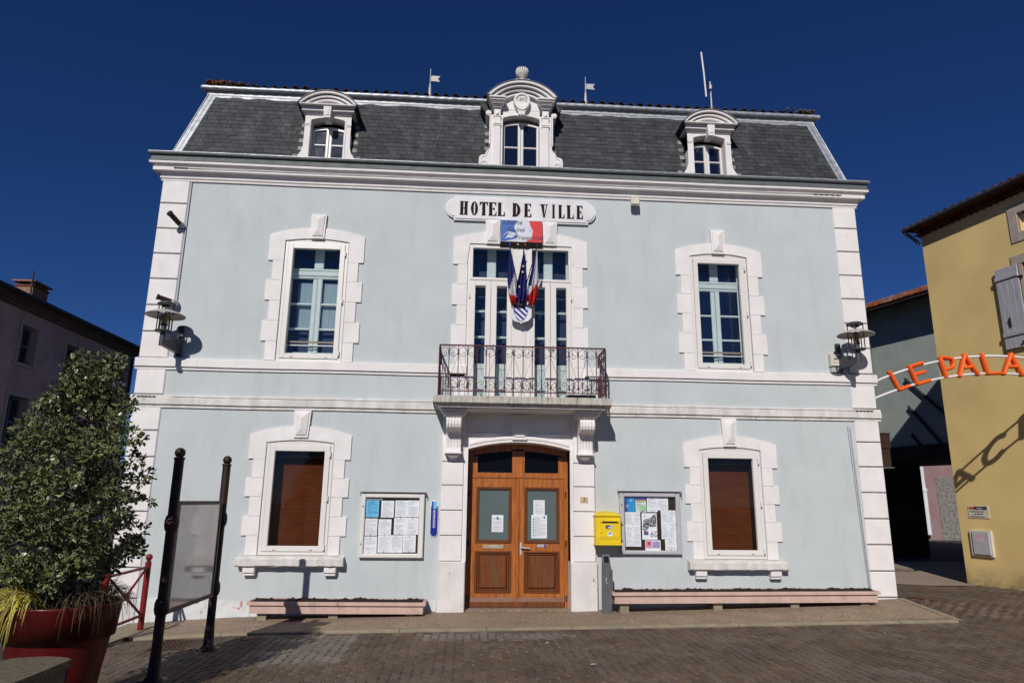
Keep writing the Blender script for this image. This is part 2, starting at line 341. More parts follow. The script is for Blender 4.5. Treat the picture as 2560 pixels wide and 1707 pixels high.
sheet('ground', xs, ys, lambda x, y: gz(x, y)-.06-(.25 if (-5.5 < x < 7.3 and .1 < y < 9) else 0), m_asph)
street = sheet('street', lin(-4.72, 14.3, 39), lin(-7.2, 2.82, 41), lambda x, y: gz(x, y)-.007-(.1 if (x < 7.3 and y > -1.3) else 0), m_sand)
path = sheet('alley_path', lin(7.0, 20, 14), lin(2.82, 8.6, 8), lambda x, y: gz(x, y)+.002, m_concr)
# pavement along the facade
b = MB(); n = 54; xs = lin(-5.0, 7.5, n); ys = lin(.05, -1.30, 6)
b.add([(x, y, zp(x, y)) for y in ys for x in xs], [(j*n+i, (j+1)*n+i, (j+1)*n+i+1, j*n+i+1) for j in range(5) for i in range(n-1)], 0, True)
pavement = b.build('pavement', m_pave, kind='structure')
# kerb stones of the pavement
kx = -4.62; kn = 0
while kx < 7.55:
    L_ = min(1.25, 7.56-kx)
    b = MB(); a0, a1 = kx+.004, kx+L_-.004
    for (u, w) in ((a0, a1),):
        vs = []
        for x in (u, w):
            zt = zp(x, -1.42)+.004
            vs += [(x,-1.30,zt+.003),(x,-1.405,zt+.002),(x,-1.425,zt-.012),(x,-1.425,zt-.2),(x,-1.30,zt-.2)]
        b.add(vs, [(0,1,6,5),(1,2,7,6),(2,3,8,7),(0,5,9,4)[:4],(0,4,3,2,1),(5,6,7,8,9)])
    b.build('kerb_stone', m_kerb, pavement); kx += L_
b = MB(); vs = []
for y in lin(.02, -1.42, 8):
    for x in (7.50, 7.63): vs.append((x, y, zp(7.5, y)+.006))
b.add(vs, [(2*i, 2*i+2, 2*i+3, 2*i+1) for i in range(7)]); b.add([(v[0], v[1], v[2]-(.1)) for v in vs], [])
b.build('edging_strip', m_kerb, pavement)
b = MB()                                                            # left edging running to the front
for y0, y1 in ((.05,-.5),(-.5,-1.1),(-1.1,-1.75),(-1.75,-2.4)):
    x0 = -4.78-.0*y0; 
    vs = [(x, y, gz(x, y)+.028) for x, y in ((-5.25,y0),(-5.25,y1+.01),(-4.70-max(0,-.9-y1)*.06,y1+.01),(-4.70-max(0,-.9-y0)*.06,y0))]
    vs += [(v[0], v[1], v[2]-.25) for v in vs]
    b.add(vs, [(0,1,2,3),(4,5,1,0),(5,6,2,1),(6,7,3,2)])
b.build('edging_slab', m_kerb, pavement)
b = MB().box(.02, 1.88, -.02, .32, -.2, -.048); b.build('door_step', m_pave, pavement)

# pavers: interlocking blocks, each a piece; the nearest 300 are parts, the rest one part
PW, PL = .112, .224
def paver_shape(v=0):
    w, l, c = PW/2-.002, PL/2-.002, .008; o = .010
    pl = [(-w+o,-l),(w-o,-l),(w-o,-l*.55),(w+o,-l*.25),(w+o,l*.25),(w-o,l*.55),(w-o,l),(-w+o,l),(-w+o,l*.55),(-w+2*o,l*.25),(-w+2*o,-l*.25),(-w+o,-l*.55)]
    pl = [(x-o*.0, y) for x, y in pl]
    top = [(x*(1-c/w*.35), y*(1-c/l*.35), 0.0) for x, y in pl]; mid = [(x, y, -.004) for x, y in pl]; bot = [(x, y, -.03) for x, y in pl]
    n = 12; return top+mid+bot, [tuple(range(n))]+[(n+i, n+(i+1)%n, (i+1)%n, i) for i in range(n)]+[(2*n+i, 2*n+(i+1)%n, n+(i+1)%n, n+i) for i in range(n)]
PV, PF = paver_shape()
cells = []
ncol = int((13.9+4.68)/PW)
for i in range(ncol):
    x = -4.66+(i+.5)*PW
    j = 0; y = -7.0+(PL/2 if i % 2 else 0)
    while y < 2.75:
        lim = -1.44-PL/2 if x < 7.68 else 2.72
        if y < lim:
            if not (-4.02 < x < -3.22 and -2.28 < y < -1.62): cells.append((x, y))
        y += PL
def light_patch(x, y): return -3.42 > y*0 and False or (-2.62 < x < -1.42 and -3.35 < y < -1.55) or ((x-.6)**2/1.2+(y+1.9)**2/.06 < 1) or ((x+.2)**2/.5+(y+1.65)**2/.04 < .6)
inview = [c for c in cells if c[1] < -2.0 and c[1] > -4.8 and abs((c[0])-.07*(c[1]+12)) < .73*(c[1]+12)]
inview.sort(key=lambda c: (c[0])**2*.25+(c[1]+12)**2)
near = set(inview[:300])
pm = bpy.data.meshes.new('paver'); pm.from_pydata(PV, [], PF); pm.materials.append(m_paver)
pm2 = bpy.data.meshes.new('paver'); pm2.from_pydata(PV, [], PF); pm2.materials.append(m_paverl)
b = MB()
for c in cells:
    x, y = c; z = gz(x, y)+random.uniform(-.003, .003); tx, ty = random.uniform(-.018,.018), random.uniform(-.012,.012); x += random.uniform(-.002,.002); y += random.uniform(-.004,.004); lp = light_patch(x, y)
    if c in near:
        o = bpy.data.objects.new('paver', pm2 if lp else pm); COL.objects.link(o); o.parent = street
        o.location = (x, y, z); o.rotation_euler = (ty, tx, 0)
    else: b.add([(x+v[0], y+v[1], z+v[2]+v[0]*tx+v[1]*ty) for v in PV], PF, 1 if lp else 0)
b.build('far_pavers', [m_paver, m_paverl], street, kind='stuff')
# drain grate
g = thing('drain_grate', (-3.62,-1.95,gz(-3.6,-1.95)), 'rusty rectangular drain grate set in the pavers beside the poster stand', 'drain')
b = MB(); zt = gz(-3.62,-1.95)+.004
b.box(-4.0,-3.24,-2.26,-1.64,zt-.06,zt-.055,1)
for x in (-4.0,-3.27): b.box(x,x+.03,-2.26,-1.64,zt-.03,zt)
for y in (-2.26,-1.67): b.box(-3.97,-3.27,y,y+.03,zt-.03,zt-.001)
b.build('frame', [m_dkbrown, m_black], g)
b0 = MB()
for k in range(13):
    x = -3.95+k*.055; b0.add([(x,-2.23,zt-.02),(x+.02,-2.23,zt-.02),(x+.02,-1.67,zt-.02),(x,-1.67,zt-.02),(x,-2.23,zt-.001),(x+.02,-2.23,zt-.001),(x+.02,-1.67,zt-.001),(x,-1.67,zt-.001)],
       [(0,1,5,4),(1,2,6,5),(2,3,7,6),(3,0,4,7),(4,5,6,7)])
for k in range(6): b0.box(-3.97,-3.27,-2.2+k*.1,-2.185+k*.1,zt-.021,zt-.003)
b0.build('grille', mat('rusty_iron', (.10,.055,.035), (.05,.03,.022), 12, .8), g)
# manhole / rust stain plate by right corner
b = MB(); b.add([(7.70,.02,gz(7.70,.02)+.012),(8.10,-.22,gz(8.10,-.22)+.006),(8.20,-.10,gz(8.20,-.10)+.006),(7.85,.14,gz(7.85,.14)+.012)], [(0,1,2,3)])
b.build('rusty_cover', mat('rust', (.16,.045,.015), (.11,.035,.02), 9, .8), label='flat orange rusty metal cover in the pavers beside the right corner of the town hall', cat='cover')

# ================================================================== TOWN HALL
TH = thing('town_hall', (.93,0,-.05), 'pale blue two storey town hall with white quoins and a slate mansard roof', 'town hall')
HOLES = [(-3.36,-2.22,4.04,6.34),(4.145,5.265,4.04,6.32),(-3.36,-2.22,.79,2.68),(4.15,5.26,.77,2.66),(-.03,1.92,3.40,6.40),(.06,1.83,-.2,2.72)]
def wall_holes(b, x0, x1, z0, z1, holes, y0, y1, mi=0):
    xs = sorted({x0, x1}|{h[0] for h in holes}|{h[1] for h in holes}); zs = sorted({z0, z1}|{h[2] for h in holes}|{h[3] for h in holes})
    xs = [x for x in xs if x0 <= x <= x1]; zs = [z for z in zs if z0 <= z <= z1]
    for a, c in zip(xs, xs[1:]):
        for d, e in zip(zs, zs[1:]):
            mx, mz = (a+c)/2, (d+e)/2
            if any(h[0] < mx < h[1] and h[2] < mz < h[3] for h in holes): continue
            b.add([(a,y0,d),(c,y0,d),(c,y0,e),(a,y0,e)], [(0,1,2,3)], mi); b.add([(a,y1,d),(c,y1,d),(c,y1,e),(a,y1,e)], [(3,2,1,0)], mi)
    for h in holes:
        a, c, d, e = h; d2 = max(d, z0)
        b.add([(a,y0,d2),(a,y1,d2),(a,y1,e),(a,y0,e)], [(3,2,1,0)], mi); b.add([(c,y0,d2),(c,y1,d2),(c,y1,e),(c,y0,e)], [(0,1,2,3)], mi)
        b.add([(a,y0,e),(c,y0,e),(c,y1,e),(a,y1,e)], [(3,2,1,0)], mi); b.add([(a,y0,d2),(c,y0,d2),(c,y1,d2),(a,y1,d2)], [(0,1,2,3)], mi)
b = MB(); wall_holes(b, XL+.02, XR-.02, -.7, 7.45, HOLES, 0, .42)
b.add([(XL+.02,0,-.7),(XL+.02,9,-.7),(XL+.02,9,7.45),(XL+.02,0,7.45)], [(0,3,2,1)]); b.add([(XR-.02,0,-.7),(XR-.02,9,-.7),(XR-.02,9,7.45),(XR-.02,0,7.45)], [(0,1,2,3)])
b.add([(XL+.02,9,-.7),(XR-.02,9,-.7),(XR-.02,9,7.45),(XL+.02,9,7.45)], [(0,3,2,1)])
b.build('wall', m_wall, TH)
# rough peeling base coat of the wall, left of the door
b = MB(); random.seed(3); xs = lin(-5.18, -.41, 60); rnd = [random.uniform(-.02,.02) for _ in xs]
top = [(x, .10+.03*math.sin(x*2.3)+rnd[i]*.7) for i, x in enumerate(xs)]; bot = [(x, -.6) for x in xs]
b.strip(top, bot, -.012, .01); b.build('rough_base', m_plinthp, TH)
# quoins
def quoin(zs, side):
    for z0, z1 in zip(zs, zs[1:]):
        b = MB(); g_ = .007; rag = random.uniform(-.004,.004)
        if side == 'L': x0, x1, fl = XL, -5.185, 1
        else: x0, x1, fl = 7.065, XR, -1
        b.cbox(x0, x1, -.026, .45, z0+g_, z1-g_, .014)
        b.build('quoin_stone', m_white if z0 > .1 else m_plinthst, TH)
quoin([-.62,.12,.59,1.03,1.47,1.92,2.36,2.80,3.235], 'L'); quoin([3.415,3.86], 'L'); quoin([4.055,4.52,5.0,5.485,5.96,6.44,6.93,7.39], 'L')
quoin([-.4,.16,.59,1.03,1.47,1.92,2.37,2.81,3.235], 'R'); quoin([3.415,3.86], 'R'); quoin([4.065,4.55,5.03,5.51,5.98,6.46,6.94,7.39], 'R')
b = MB().box(XL+.008, -5.19, -.014, .4, -.6, 7.4); b.build('quoin_joint', m_joint, TH); b = MB().box(7.07, XR-.008, -.014, .4, -.4, 7.4); b.build('quoin_joint', m_joint, TH)
# horizontal bands and cornice swept round the building
def sweep(b, prof, x0=XL, x1=XR, yb=9.0, wob=0, mi=0):
    pts = []
    for o, z in prof: pts.append([(x0-o, yb, z), (x0-o, -o, z)])
    nseg = 40; rows = []
    for o, z in prof:
        row = [(x0-o, yb, z)]
        for i in range(nseg+1):
            x = (x0-o)+((x1+o)-(x0-o))*i/nseg; dz = wob*math.sin(x*1.7)*math.sin(x*.61+1) if 0 < i < nseg else 0
            row.append((x, -o, z+dz))
        row.append((x1+o, yb, z)); rows.append(row)
    n = len(rows[0]); vs = [v for r in rows for v in r]
    b.add(vs, [(j*n+i, j*n+i+1, (j+1)*n+i+1, (j+1)*n+i) for j in range(len(rows)-1) for i in range(n-1)], mi)
    return b
corn = [(0,7.365),(.030,7.368),(.034,7.395),(.022,7.40),(.048,7.42),(.050,7.445),(.040,7.45),(.048,7.48),(.070,7.51),(.085,7.525),(.148,7.527),(.152,7.592),(.128,7.597),(.140,7.622),(.170,7.638),(.205,7.643),(.208,7.682),(0,7.685)]
sweep(MB(), corn, wob=.004).build('cornice', m_white, TH)
b = MB(); sweep(b, [(.17,7.688),(.214,7.690),(.212,7.700),(.192,7.705),(.188,7.80),(.222,7.805),(.238,7.822),(.240,7.842),(.222,7.862),(.197,7.855),(.185,7.83),(.02,7.78),(-.1,7.78)], wob=.003)
b.build('lower_gutter', m_zinc, TH)
b = MB().tube([(XL-.222,9,7.85),(XL-.222,-.222,7.85)],.016,8).tube([(x,-.230,7.852+.003*math.sin(x*1.7)*math.sin(x*.61+1)) for x in lin(XL-.23,XR+.23,40)],.017,8).tube([(XR+.222,-.222,7.85),(XR+.222,9,7.85)],.016,8); b.build('gutter_lip', m_zincl, TH)
b = MB()
for x in (-4.95,-3.1,-1.2,.75,2.6,4.5,6.4): b.box(x-.012,x+.012,-.196,-.19,7.705,7.802)
b.build('gutter_seam', m_zinc, TH)
def front_band(b, prof, x0, x1, mi=0):
    n = len(prof); vs = []; K = 30
    for i in range(K+1):
        x = x0+(x1-x0)*i/K
        for o, z in prof: vs.append((x, -o, z+.003*math.sin(x*2.1)))
    b.add(vs, [(i*n+j, (i+1)*n+j, (i+1)*n+j+1, i*n+j+1) for i in range(K) for j in range(n-1)], mi)
    b.add(vs, [tuple(range(n)), tuple(K*n+j for j in range(n))[::-1]], mi)
    return b
P1 = [(0,3.845),(.03,3.85),(.03,3.885),(.016,3.89),(.062,3.90),(.064,4.035),(.058,4.045),(0,4.055)]
P2 = [(0,3.185),(.03,3.19),(.03,3.225),(.016,3.23),(.062,3.245),(.064,3.345),(.05,3.352),(.05,3.39),(.045,3.40),(0,3.41)]
for P, ends in ((P1, ((XL-.035,-.01),(2.12,XR+.045))), (P2, ((XL-.035,-.42),(2.30,XR+.045)))):
    for a, c in ends:
        b = MB(); front_band(b, P, a, c)
        b.build('string_course', m_trimdirty if P is P2 else m_white, TH)
b = MB()                                                            # cables fixed on the lower course and the cornice
b.tube([(x, -.058, 3.372+.003*math.sin(x*5)) for x in lin(-5.0,-.45,30)], .004, 5); b.tube([(x, -.058, 3.372+.003*math.sin(x*5)) for x in lin(2.35,7.1,30)], .004, 5)
b.tube([(x, -.156, 7.578+.003*math.sin(x*4)) for x in lin(-5.3,7.2,60)], .004, 5); b.tube([(x, -.156, 7.562+.003*math.sin(x*3)) for x in lin(-5.3,7.2,60)], .003, 5)
b.tube([(-5.155,-.02,7.36),(-5.155,-.02,4.99)], .011, 6); b.tube([(6.93,-.02,3.1),(7.02,-.02,.32)], .010, 6); b.tube([(6.97,-.02,3.08),(7.045,-.02,.30)], .008, 6)
b.build('cable', m_lgrey, TH)

for xa, xb, z_, y_ in ((-5.60,-5.28,3.372,-.062),(7.08,7.42,3.372,-.062),(6.62,7.18,7.57,-.160),(-5.45,-5.2,7.57,-.160)):
    b = MB(); n_ = 5; b.tube([(xa,y_,z_),(xb,y_,z_)],.005,5)
    for k in range(n_):
        x = xa+(xb-xa)*(k+.5)/n_; b.cyl((x-.018,y_,z_),(x+.018,y_,z_),.011,6)
    b.build('wire_tensioner', m_ironp, TH)
# --------------------------------------------------------------- window surrounds
def surround(xc, hw, hn, hi, zb, lev, zt_out, zt_c, kb, kt, kw_t, kw_b, zin, zin_rise, key=True, klist=None):
    """alternating side stones, two arched head stones and a diamond keystone"""
    zs = [zb]+lev
    for i, (z0, z1) in enumerate(zip(zs, zs[1:])):
        h = hn if i % 2 == 0 else hw
        for sgn in (-1, 1):
            b = MB(); x0, x1 = sorted((xc+sgn*h, xc+sgn*hi)); b.cbox(x0, x1, -.030, .02, z0+.0015, z1-.0015, .004); b.build('surround_stone', m_white, TH)
    for sgn in (-1, 1):
        xs = lin(xc+sgn*hw, xc+sgn*.02, 12)
        top = [(x, arcz(x, xc, hw, zt_out, zt_c-zt_out)) for x in xs]
        bot = [(x, lev[-1]+.0015 if abs(x-xc) > hi else arcz(x, xc, hi, zin, zin_rise)) for x in xs]
        xs2 = sorted(set([round(x,4) for x in lin(xc-hw, xc+hw, 2)]))
        # split at the opening so that the inner edge is clean
        xa = lin(xc+sgn*hw, xc+sgn*hi, 5); xb = lin(xc+sgn*hi, xc+sgn*.004, 9)
        b = MB()
        f = (lambda L: L) if sgn < 0 else (lambda L: L[::-1])
        xa, xb = f(xa), f(xb)
        b.strip([(x, arcz(x, xc, hw, zt_out, zt_c-zt_out)) for x in xa], [(x, lev[-1]+.0015) for x in xa], -.030, .02)
        b.strip([(x, arcz(x, xc, hw, zt_out, zt_c-zt_out)) for x in xb], [(x, arcz(x, xc, hi, zin, zin_rise)) for x in xb], -.030, .02)
        b.build('head_stone', m_white, TH)
    for xk in (klist or [xc]):
        b = MB(); t, w = kw_t, kw_b
        o = [(xk-w,kb),(xk+w,kb),(xk+t,kt),(xk-t,kt)]; b.prism(o, -.062, 0)
        i0 = .030; q = [(xk-w+i0,kb+.045),(xk+w-i0,kb+.045),(xk+t-i0,kt-.03),(xk-t+i0,kt-.03)]
        r0 = (xk, kb+.16), (xk, kt-.14)
        vs = [(x,-.063,z) for x, z in q]+[(x,-.078,z) for x, z in q]+[(xk,-.115,kb+.15),(xk,-.115,kt-.13)]
        b.add(vs, [(0,1,5,4),(1,2,6,5),(2,3,7,6),(3,0,4,7),(4,5,8),(5,6,9,8),(6,7,9),(7,4,8,9)])
        b.build('keystone', m_white, TH)
UL, UR, LL, LR = -2.79, 4.705, -2.80, 4.705
lev_u = [4.40,4.775,5.15,5.53,5.90]; lev_l = [1.10,1.415,1.73,2.04,2.355]
surround(UL, .855, .765, .575, 4.056, lev_u, 6.40, 6.55, 6.335, 6.81, .14, .12, 6.29, .05)
surround(UR, .835, .745, .555, 4.056, [4.38,4.76,5.13,5.505,5.88], 6.375, 6.53, 6.315, 6.795, .14, .12, 6.265, .06)
surround(LL, .855, .765, .57, .79, lev_l, 2.765, 2.92, 2.72, 3.183, .145, .117, 2.635, .045)
surround(LR, .845, .75, .56, .765, [1.065,1.385,1.695,2.01,2.32], 2.73, 2.88, 2.69, 3.183, .14, .115, 2.63, .05)
surround(.95, 1.25, 1.165, .985, 3.42, [3.66,4.04,4.42,4.79,5.165,5.56,5.945][2:], 6.46, 6.66, 6.36, 6.84, .138, .118, 6.335, .03, klist=[.418,1.482]) if False else None

def window(xc, hw, z0, z1, kind):
    """outer white window: fixed frame, sash, pane, hinges; behind it either a brown blind or the old light blue casement"""
    w = sub('window', TH, (xc, 0, z0))
    b = MB(); frame_ring(b, xc-hw, xc+hw, z0, z1, .052, -.006, .10)
    b.box(xc-hw+.002, xc+hw-.002, -.002, .08, z1+.002, z1+.07); b.build('fixed_frame', m_frame, w)
    s = .052; b = MB(); frame_ring(b, xc-hw+s+.004, xc+hw-s-.004, z0+s+.006, z1-s+.002, .088, -.022, .05)
    b.build('sash', m_frame, w)
    gx0, gx1, g0, g1 = xc-hw+s+.08, xc+hw-s-.08, z0+s+.08, z1-s-.07
    b = MB(); b.box(gx0, gx1, .02, .026, g0, g1); b.build('pane', m_glassl if kind == 'blind' else m_glass, w)
    for t in (.1,.5,.93):
        b = MB(); z = z0+(z1-z0)*(1-t); b.cyl((xc+hw-.045,-.034,z-.045),(xc+hw-.045,-.034,z+.045),.012,8,mi=0).sphere((xc+hw-.045,-.036,z-.055),.011,8,1); b.build('hinge', [m_frame, m_ironp], w)
    for sx in (-.3,.3):
        b = MB().box(xc+sx-.02, xc+sx+.02, -.026, -.02, z0+.075, z0+.085); b.build('drain_slot', m_ironp, w)
    b = MB()                                                        # dark room behind
    x0, x1 = xc-hw-.02, xc+hw+.02
    if kind == 'blind':
        n = int((z1-z0-.1)/.034); yb = .30
        for k in range(n):
            z = z0+.03+k*.034
            b.add([(x0,yb,z),(x1,yb,z),(x1,yb-.009,z+.017),(x0,yb-.009,z+.017),(x1,yb,z+.0335),(x0,yb,z+.0335)], [(0,1,2,3),(3,2,4,5)], 0)
        b.build('blind', m_blind, w, kind='stuff')
        b = MB().box(x0+.001,x0+.135,.06,.31,z0,z1).box(x1-.135,x1-.001,.06,.31,z0,z1).box(x0+.135,x1-.135,.12,.31,z1-.235,z1+.05); b.build('reveal_shade', mat('reveal_shade',(.03,.022,.018),None,4,.6), w)  # boxes coloured dark to stand in for shade on the reveals and head
    else:
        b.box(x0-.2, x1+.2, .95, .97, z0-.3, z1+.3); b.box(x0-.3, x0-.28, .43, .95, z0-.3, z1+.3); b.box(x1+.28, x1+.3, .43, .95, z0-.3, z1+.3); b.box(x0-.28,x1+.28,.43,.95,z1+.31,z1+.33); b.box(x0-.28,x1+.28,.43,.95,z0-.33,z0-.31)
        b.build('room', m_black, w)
        f = MB(); Y0, Y1 = .25, .30
        zb_ = z0+.1
        f.cbox(x0+.01, x0+.12, Y0, Y1, zb_, z1-.02); f.cbox(x1-.12, x1-.01, Y0, Y1, zb_, z1-.02)
        f.cbox(x0+.12, x1-.12, Y0-.01, Y1, 5.655, 5.70); f.cbox(x0+.12, x1-.12, Y0-.02, Y1, 5.705, 5.80); f.cbox(x0+.12,x1-.12,Y0-.015,Y1,5.805,5.85)
        f.cbox(xc-.085, xc+.085, Y0, Y1, 5.85, z1-.02)
        f.cbox(xc-.085, xc-.003, Y0, Y1, zb_+.1, 5.655); f.cbox(xc+.003, xc+.085, Y0-.012, Y1, zb_+.1, 5.655)
        for z in (5.17, 4.70):
            f.cbox(x0+.12, xc-.085, Y0, Y1, z-.02, z+.02); f.cbox(xc+.085, x1-.12, Y0, Y1, z-.02, z+.02)
        f.cbox(x0+.12, x1-.12, Y0-.01, Y1, zb_, zb_+.12)
        f.build('old_casement', m_inner, w)
        f = MB(); f.box(x0+.1, x1-.1, .272, .276, zb_+.1, z1-.05); f.build('inner_pane', m_glassd if kind != 'curtain' else m_glass, w)
        f = MB().box(x0+.02, x1-.02, .14, .165, 4.42, 4.45); f.build('handrail', mat('pale_timber_rail', (.35,.26,.18), None, 6, .6), w)
        f = MB().box(x0+.02, x1-.02, .15, .165, 4.365, 4.385); f.build('guard_bar', m_frame, w)
        if kind == 'curtain':
            for (a, c) in ((xc-.36, xc-.09), (xc+.09, xc+.44)):
                f = MB()
                K = 24; top_, bt = [], []
                vs = []
                for i in range(K+1):
                    x = a+(c-a)*i/K; y = .34+.012*math.sin(i*1.9)
                    vs += [(x,y,4.74),(x,y,5.60)]
                f.add(vs, [(2*i,2*i+2,2*i+3,2*i+1) for i in range(K)], 0, True); f.build('curtain', m_curtain, w)
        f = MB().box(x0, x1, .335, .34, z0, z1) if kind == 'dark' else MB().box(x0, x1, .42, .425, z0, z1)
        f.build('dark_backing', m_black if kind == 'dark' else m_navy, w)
    return w
window(UL, .565, 4.045, 6.285, 'curtain')
window(UR, .545, 4.045, 6.265, 'dark')
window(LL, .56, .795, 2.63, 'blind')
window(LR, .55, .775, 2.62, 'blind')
# sills of the lower windows
for xc, zt in ((LL,.79),(LR,.765)):
    s = sub('window_sill', TH, (xc,-.1,zt-.1))
    b = MB(); prof = [(-.0,zt-.17),(-.13,zt-.17),(-.165,zt-.15),(-.17,zt-.045),(-.15,zt-.03),(-.0,zt)]
    K = 24; vs = []; n = len(prof)
    for i in range(K+1):
        x = xc-.86+1.72*i/K
        for j, (y, z) in enumerate(prof): vs.append((x, y+random.uniform(-.003,.003)*(j > 0), z+(random.uniform(-.006,.006) if 0 < j < 5 else 0)))
    b.add(vs, [(i*n+j, (i+1)*n+j, (i+1)*n+j+1, i*n+j+1)[::-1][::-1] for i in range(K) for j in range(n-1)]); b.add(vs, [tuple(range(n))[::-1], tuple(K*n+j for j in range(n))])
    b.build('sill_slab', m_trimdirty, s)
    for dx in (-.65,.65):
        b = MB(); b.cbox(xc+dx-.095, xc+dx+.095, -.12, 0, zt-.265, zt-.175, .008); b.cbox(xc+dx-.09, xc+dx+.09, -.095, 0, zt-.31, zt-.268, .008); b.build('sill_corbel', m_white, s)

# --------------------------------------------------------------- balcony window
XC = .945
bs = MB()
lv = [3.41, 3.66, 4.04, 4.42, 4.79, 5.165, 5.56, 5.945]
for i, (z0, z1) in enumerate(zip(lv, lv[1:])):
    h = 1.16 if i % 2 == 0 else 1.25
    for sgn in (-1, 1):
        b = MB(); x0, x1 = sorted((XC+sgn*h, XC+sgn*.98)); b.cbox(x0, x1, -.030, .02, z0+.0015, z1-.0015, .004); b.build('surround_stone', m_white, TH)
for a, c, nm in ((XC-1.25, .35, -1),(1.55, XC+1.25, 1),(.35,1.55,0)):
    xs_ = lin(a, c, 14); b = MB()
    b.strip([(x, arcz(x, XC, 1.25, 6.46, .20)) for x in xs_], [(x, 5.9465 if abs(x-XC) > .98 else 6.36) for x in xs_], -.030-.001*(nm==0), .02)
    b.build('head_stone', m_white, TH)
for xk in (.415, 1.485):
    b = MB(); kb, kt, t, w = 6.355, 6.84, .138, .118
    o = [(xk-w,kb),(xk+w,kb),(xk+t,kt),(xk-t,kt)]; b.prism(o, -.066, 0)
    q = [(xk-w+.03,kb+.045),(xk+w-.03,kb+.045),(xk+t-.03,kt-.03),(xk-t+.03,kt-.03)]
    vs = [(x,-.067,z) for x, z in q]+[(x,-.082,z) for x, z in q]+[(xk,-.118,kb+.15),(xk,-.118,kt-.13)]
    b.add(vs, [(0,1,5,4),(1,2,6,5),(2,3,7,6),(3,0,4,7),(4,5,8),(5,6,9,8),(6,7,9),(7,4,8,9)]); b.build('keystone', m_white, TH)
bw = sub('balcony_window', TH, (XC,0,3.4))
b = MB(); b.box(-.033,.01,-.004,.10,3.42,6.36); b.box(1.89,1.925,-.004,.10,3.42,6.36); b.box(.84,1.06,-.006,.10,3.42,6.36); b.box(-.033,1.925,-.0035,.10,6.325,6.41)
b.box(.795,.838,-.0015,.1,3.42,6.325); b.box(1.062,1.105,-.0015,.1,3.42,6.325); b.cbox(.86,1.04,-.02,-.004,3.5,6.2,.008)
b.build('fixed_frame', m_frame, bw)
for a, c in ((.01,.795),(1.105,1.89)):
    b = MB(); frame_ring(b, a, c, 5.655, 6.325, .05, -.018, .05); b.build('transom_frame', m_frame, bw)
    b = MB().box(a+.045, c-.045, .02, .026, 5.70, 6.28); b.build('pane', m_glass, bw)
    mid = (a+c)/2
    for u, w_ in ((a, mid-.003), (mid+.003, c)):
        b = MB(); g0, g1 = (.105, .092)
        b.cbox(u, u+.105, -.020, .05, 3.42, 5.645, .006); b.cbox(w_-.095, w_, -.020, .05, 3.42, 5.645, .006)
        b.cbox(u+.105, w_-.095, -.020, .05, 5.545, 5.645, .006); b.cbox(u+.105, w_-.095, -.020, .05, 3.42, 3.50, .006); b.build('door_leaf', m_frame, bw)
        b = MB().box(u+.1, w_-.09, .02, .026, 3.49, 5.55); b.build('pane', m_glass, bw)
    b = MB().cyl((mid+.05,-.05,4.38),(mid+.05,-.02,4.38),.018,10).cyl((mid+.05,-.05,4.38),(mid-.06,-.05,4.385),.008,8).box(mid+.03,mid+.07,-.024,-.018,4.30,4.45); b.build('door_handle', m_lgrey, bw)
for hx in (.012,.80,1.10,1.888):
    for z in (5.35,4.35,3.7):
        b = MB().cyl((hx,-.034,z-.04),(hx,-.034,z+.04),.011,8).sphere((hx,-.036,z-.05),.010,8,1); b.build('hinge', [m_frame, m_ironp], bw)
f = MB(); Y0, Y1 = .25, .30
for a, c in ((-.02,.85),(1.06,1.92)):
    mid = (a+c)/2
    f.cbox(a,a+.09,Y0,Y1,3.42,6.36); f.cbox(c-.09,c,Y0,Y1,3.42,6.36); f.cbox(mid-.085,mid+.085,Y0,Y1,5.72,6.36); f.cbox(a+.09,c-.09,Y0-.01,Y1,5.60,5.73)
    f.cbox(mid-.05,mid+.05,Y0,Y1,3.42,5.60)
    for u, w_ in ((a+.09,mid-.05),(mid+.05,c-.09)):
        for z in (5.13,4.64): f.cbox(u,w_,Y0,Y1,z-.022,z+.022)
        f.cbox(u,w_,Y0,Y1,3.42,4.10); f.cbox(u,w_,Y0-.012,Y1,4.03,4.14)
f.build('old_casement', m_inner, bw)
f = MB().box(-.02,1.92,.275,.279,4.10,6.3); f.build('inner_pane', m_glass, bw)
f = MB().box(-.03,1.93,.43,.44,3.4,6.4); f.build('dark_backing', m_navy, bw)

# --------------------------------------------------------------- balcony
bal = sub('balcony', TH, (XC,-.4,3.3))
b = MB()
n_ = 60; vs = []
prof = [(-.70,3.245),(-.735,3.262),(-.735,3.272),(-.765,3.278),(-.77,3.292),(-.755,3.298),(-.755,3.385),(-.73,3.40),(0.02,3.415)]
for i in range(n_+1):
    x = XC-1.49+2.98*i/n_
    for j, (y, z) in enumerate(prof): vs.append((x+(0.01 if j in (3,4) else 0)*(-1 if i==0 else (1 if i==n_ else 0)), y, z+random.uniform(-.002,.002)*(0<j<8)))
N = len(prof); b.add(vs, [(i*N+j, (i+1)*N+j, (i+1)*N+j+1, i*N+j+1) for i in range(n_) for j in range(N-1)])
b.box(XC-1.47, XC+1.47, -.70, 0, 3.243, 3.3)
b.add([vs[j] for j in range(N)]+[(vs[0][0],0.02,3.245)], [(N,)+tuple(range(N))[::-1]][:1]); b.add([vs[n_*N+j] for j in range(N)]+[(vs[-1][0],0.02,3.245)], [tuple(range(N))+(N,)])
b.build('balcony_slab', m_concgrey, bal)
b = MB().box(XC-1.40,XC+1.40,-.68,0,3.215,3.243).box(XC-1.36,XC+1.36,-.60,0,3.20,3.215); b.build('slab_underside', m_white, bal)
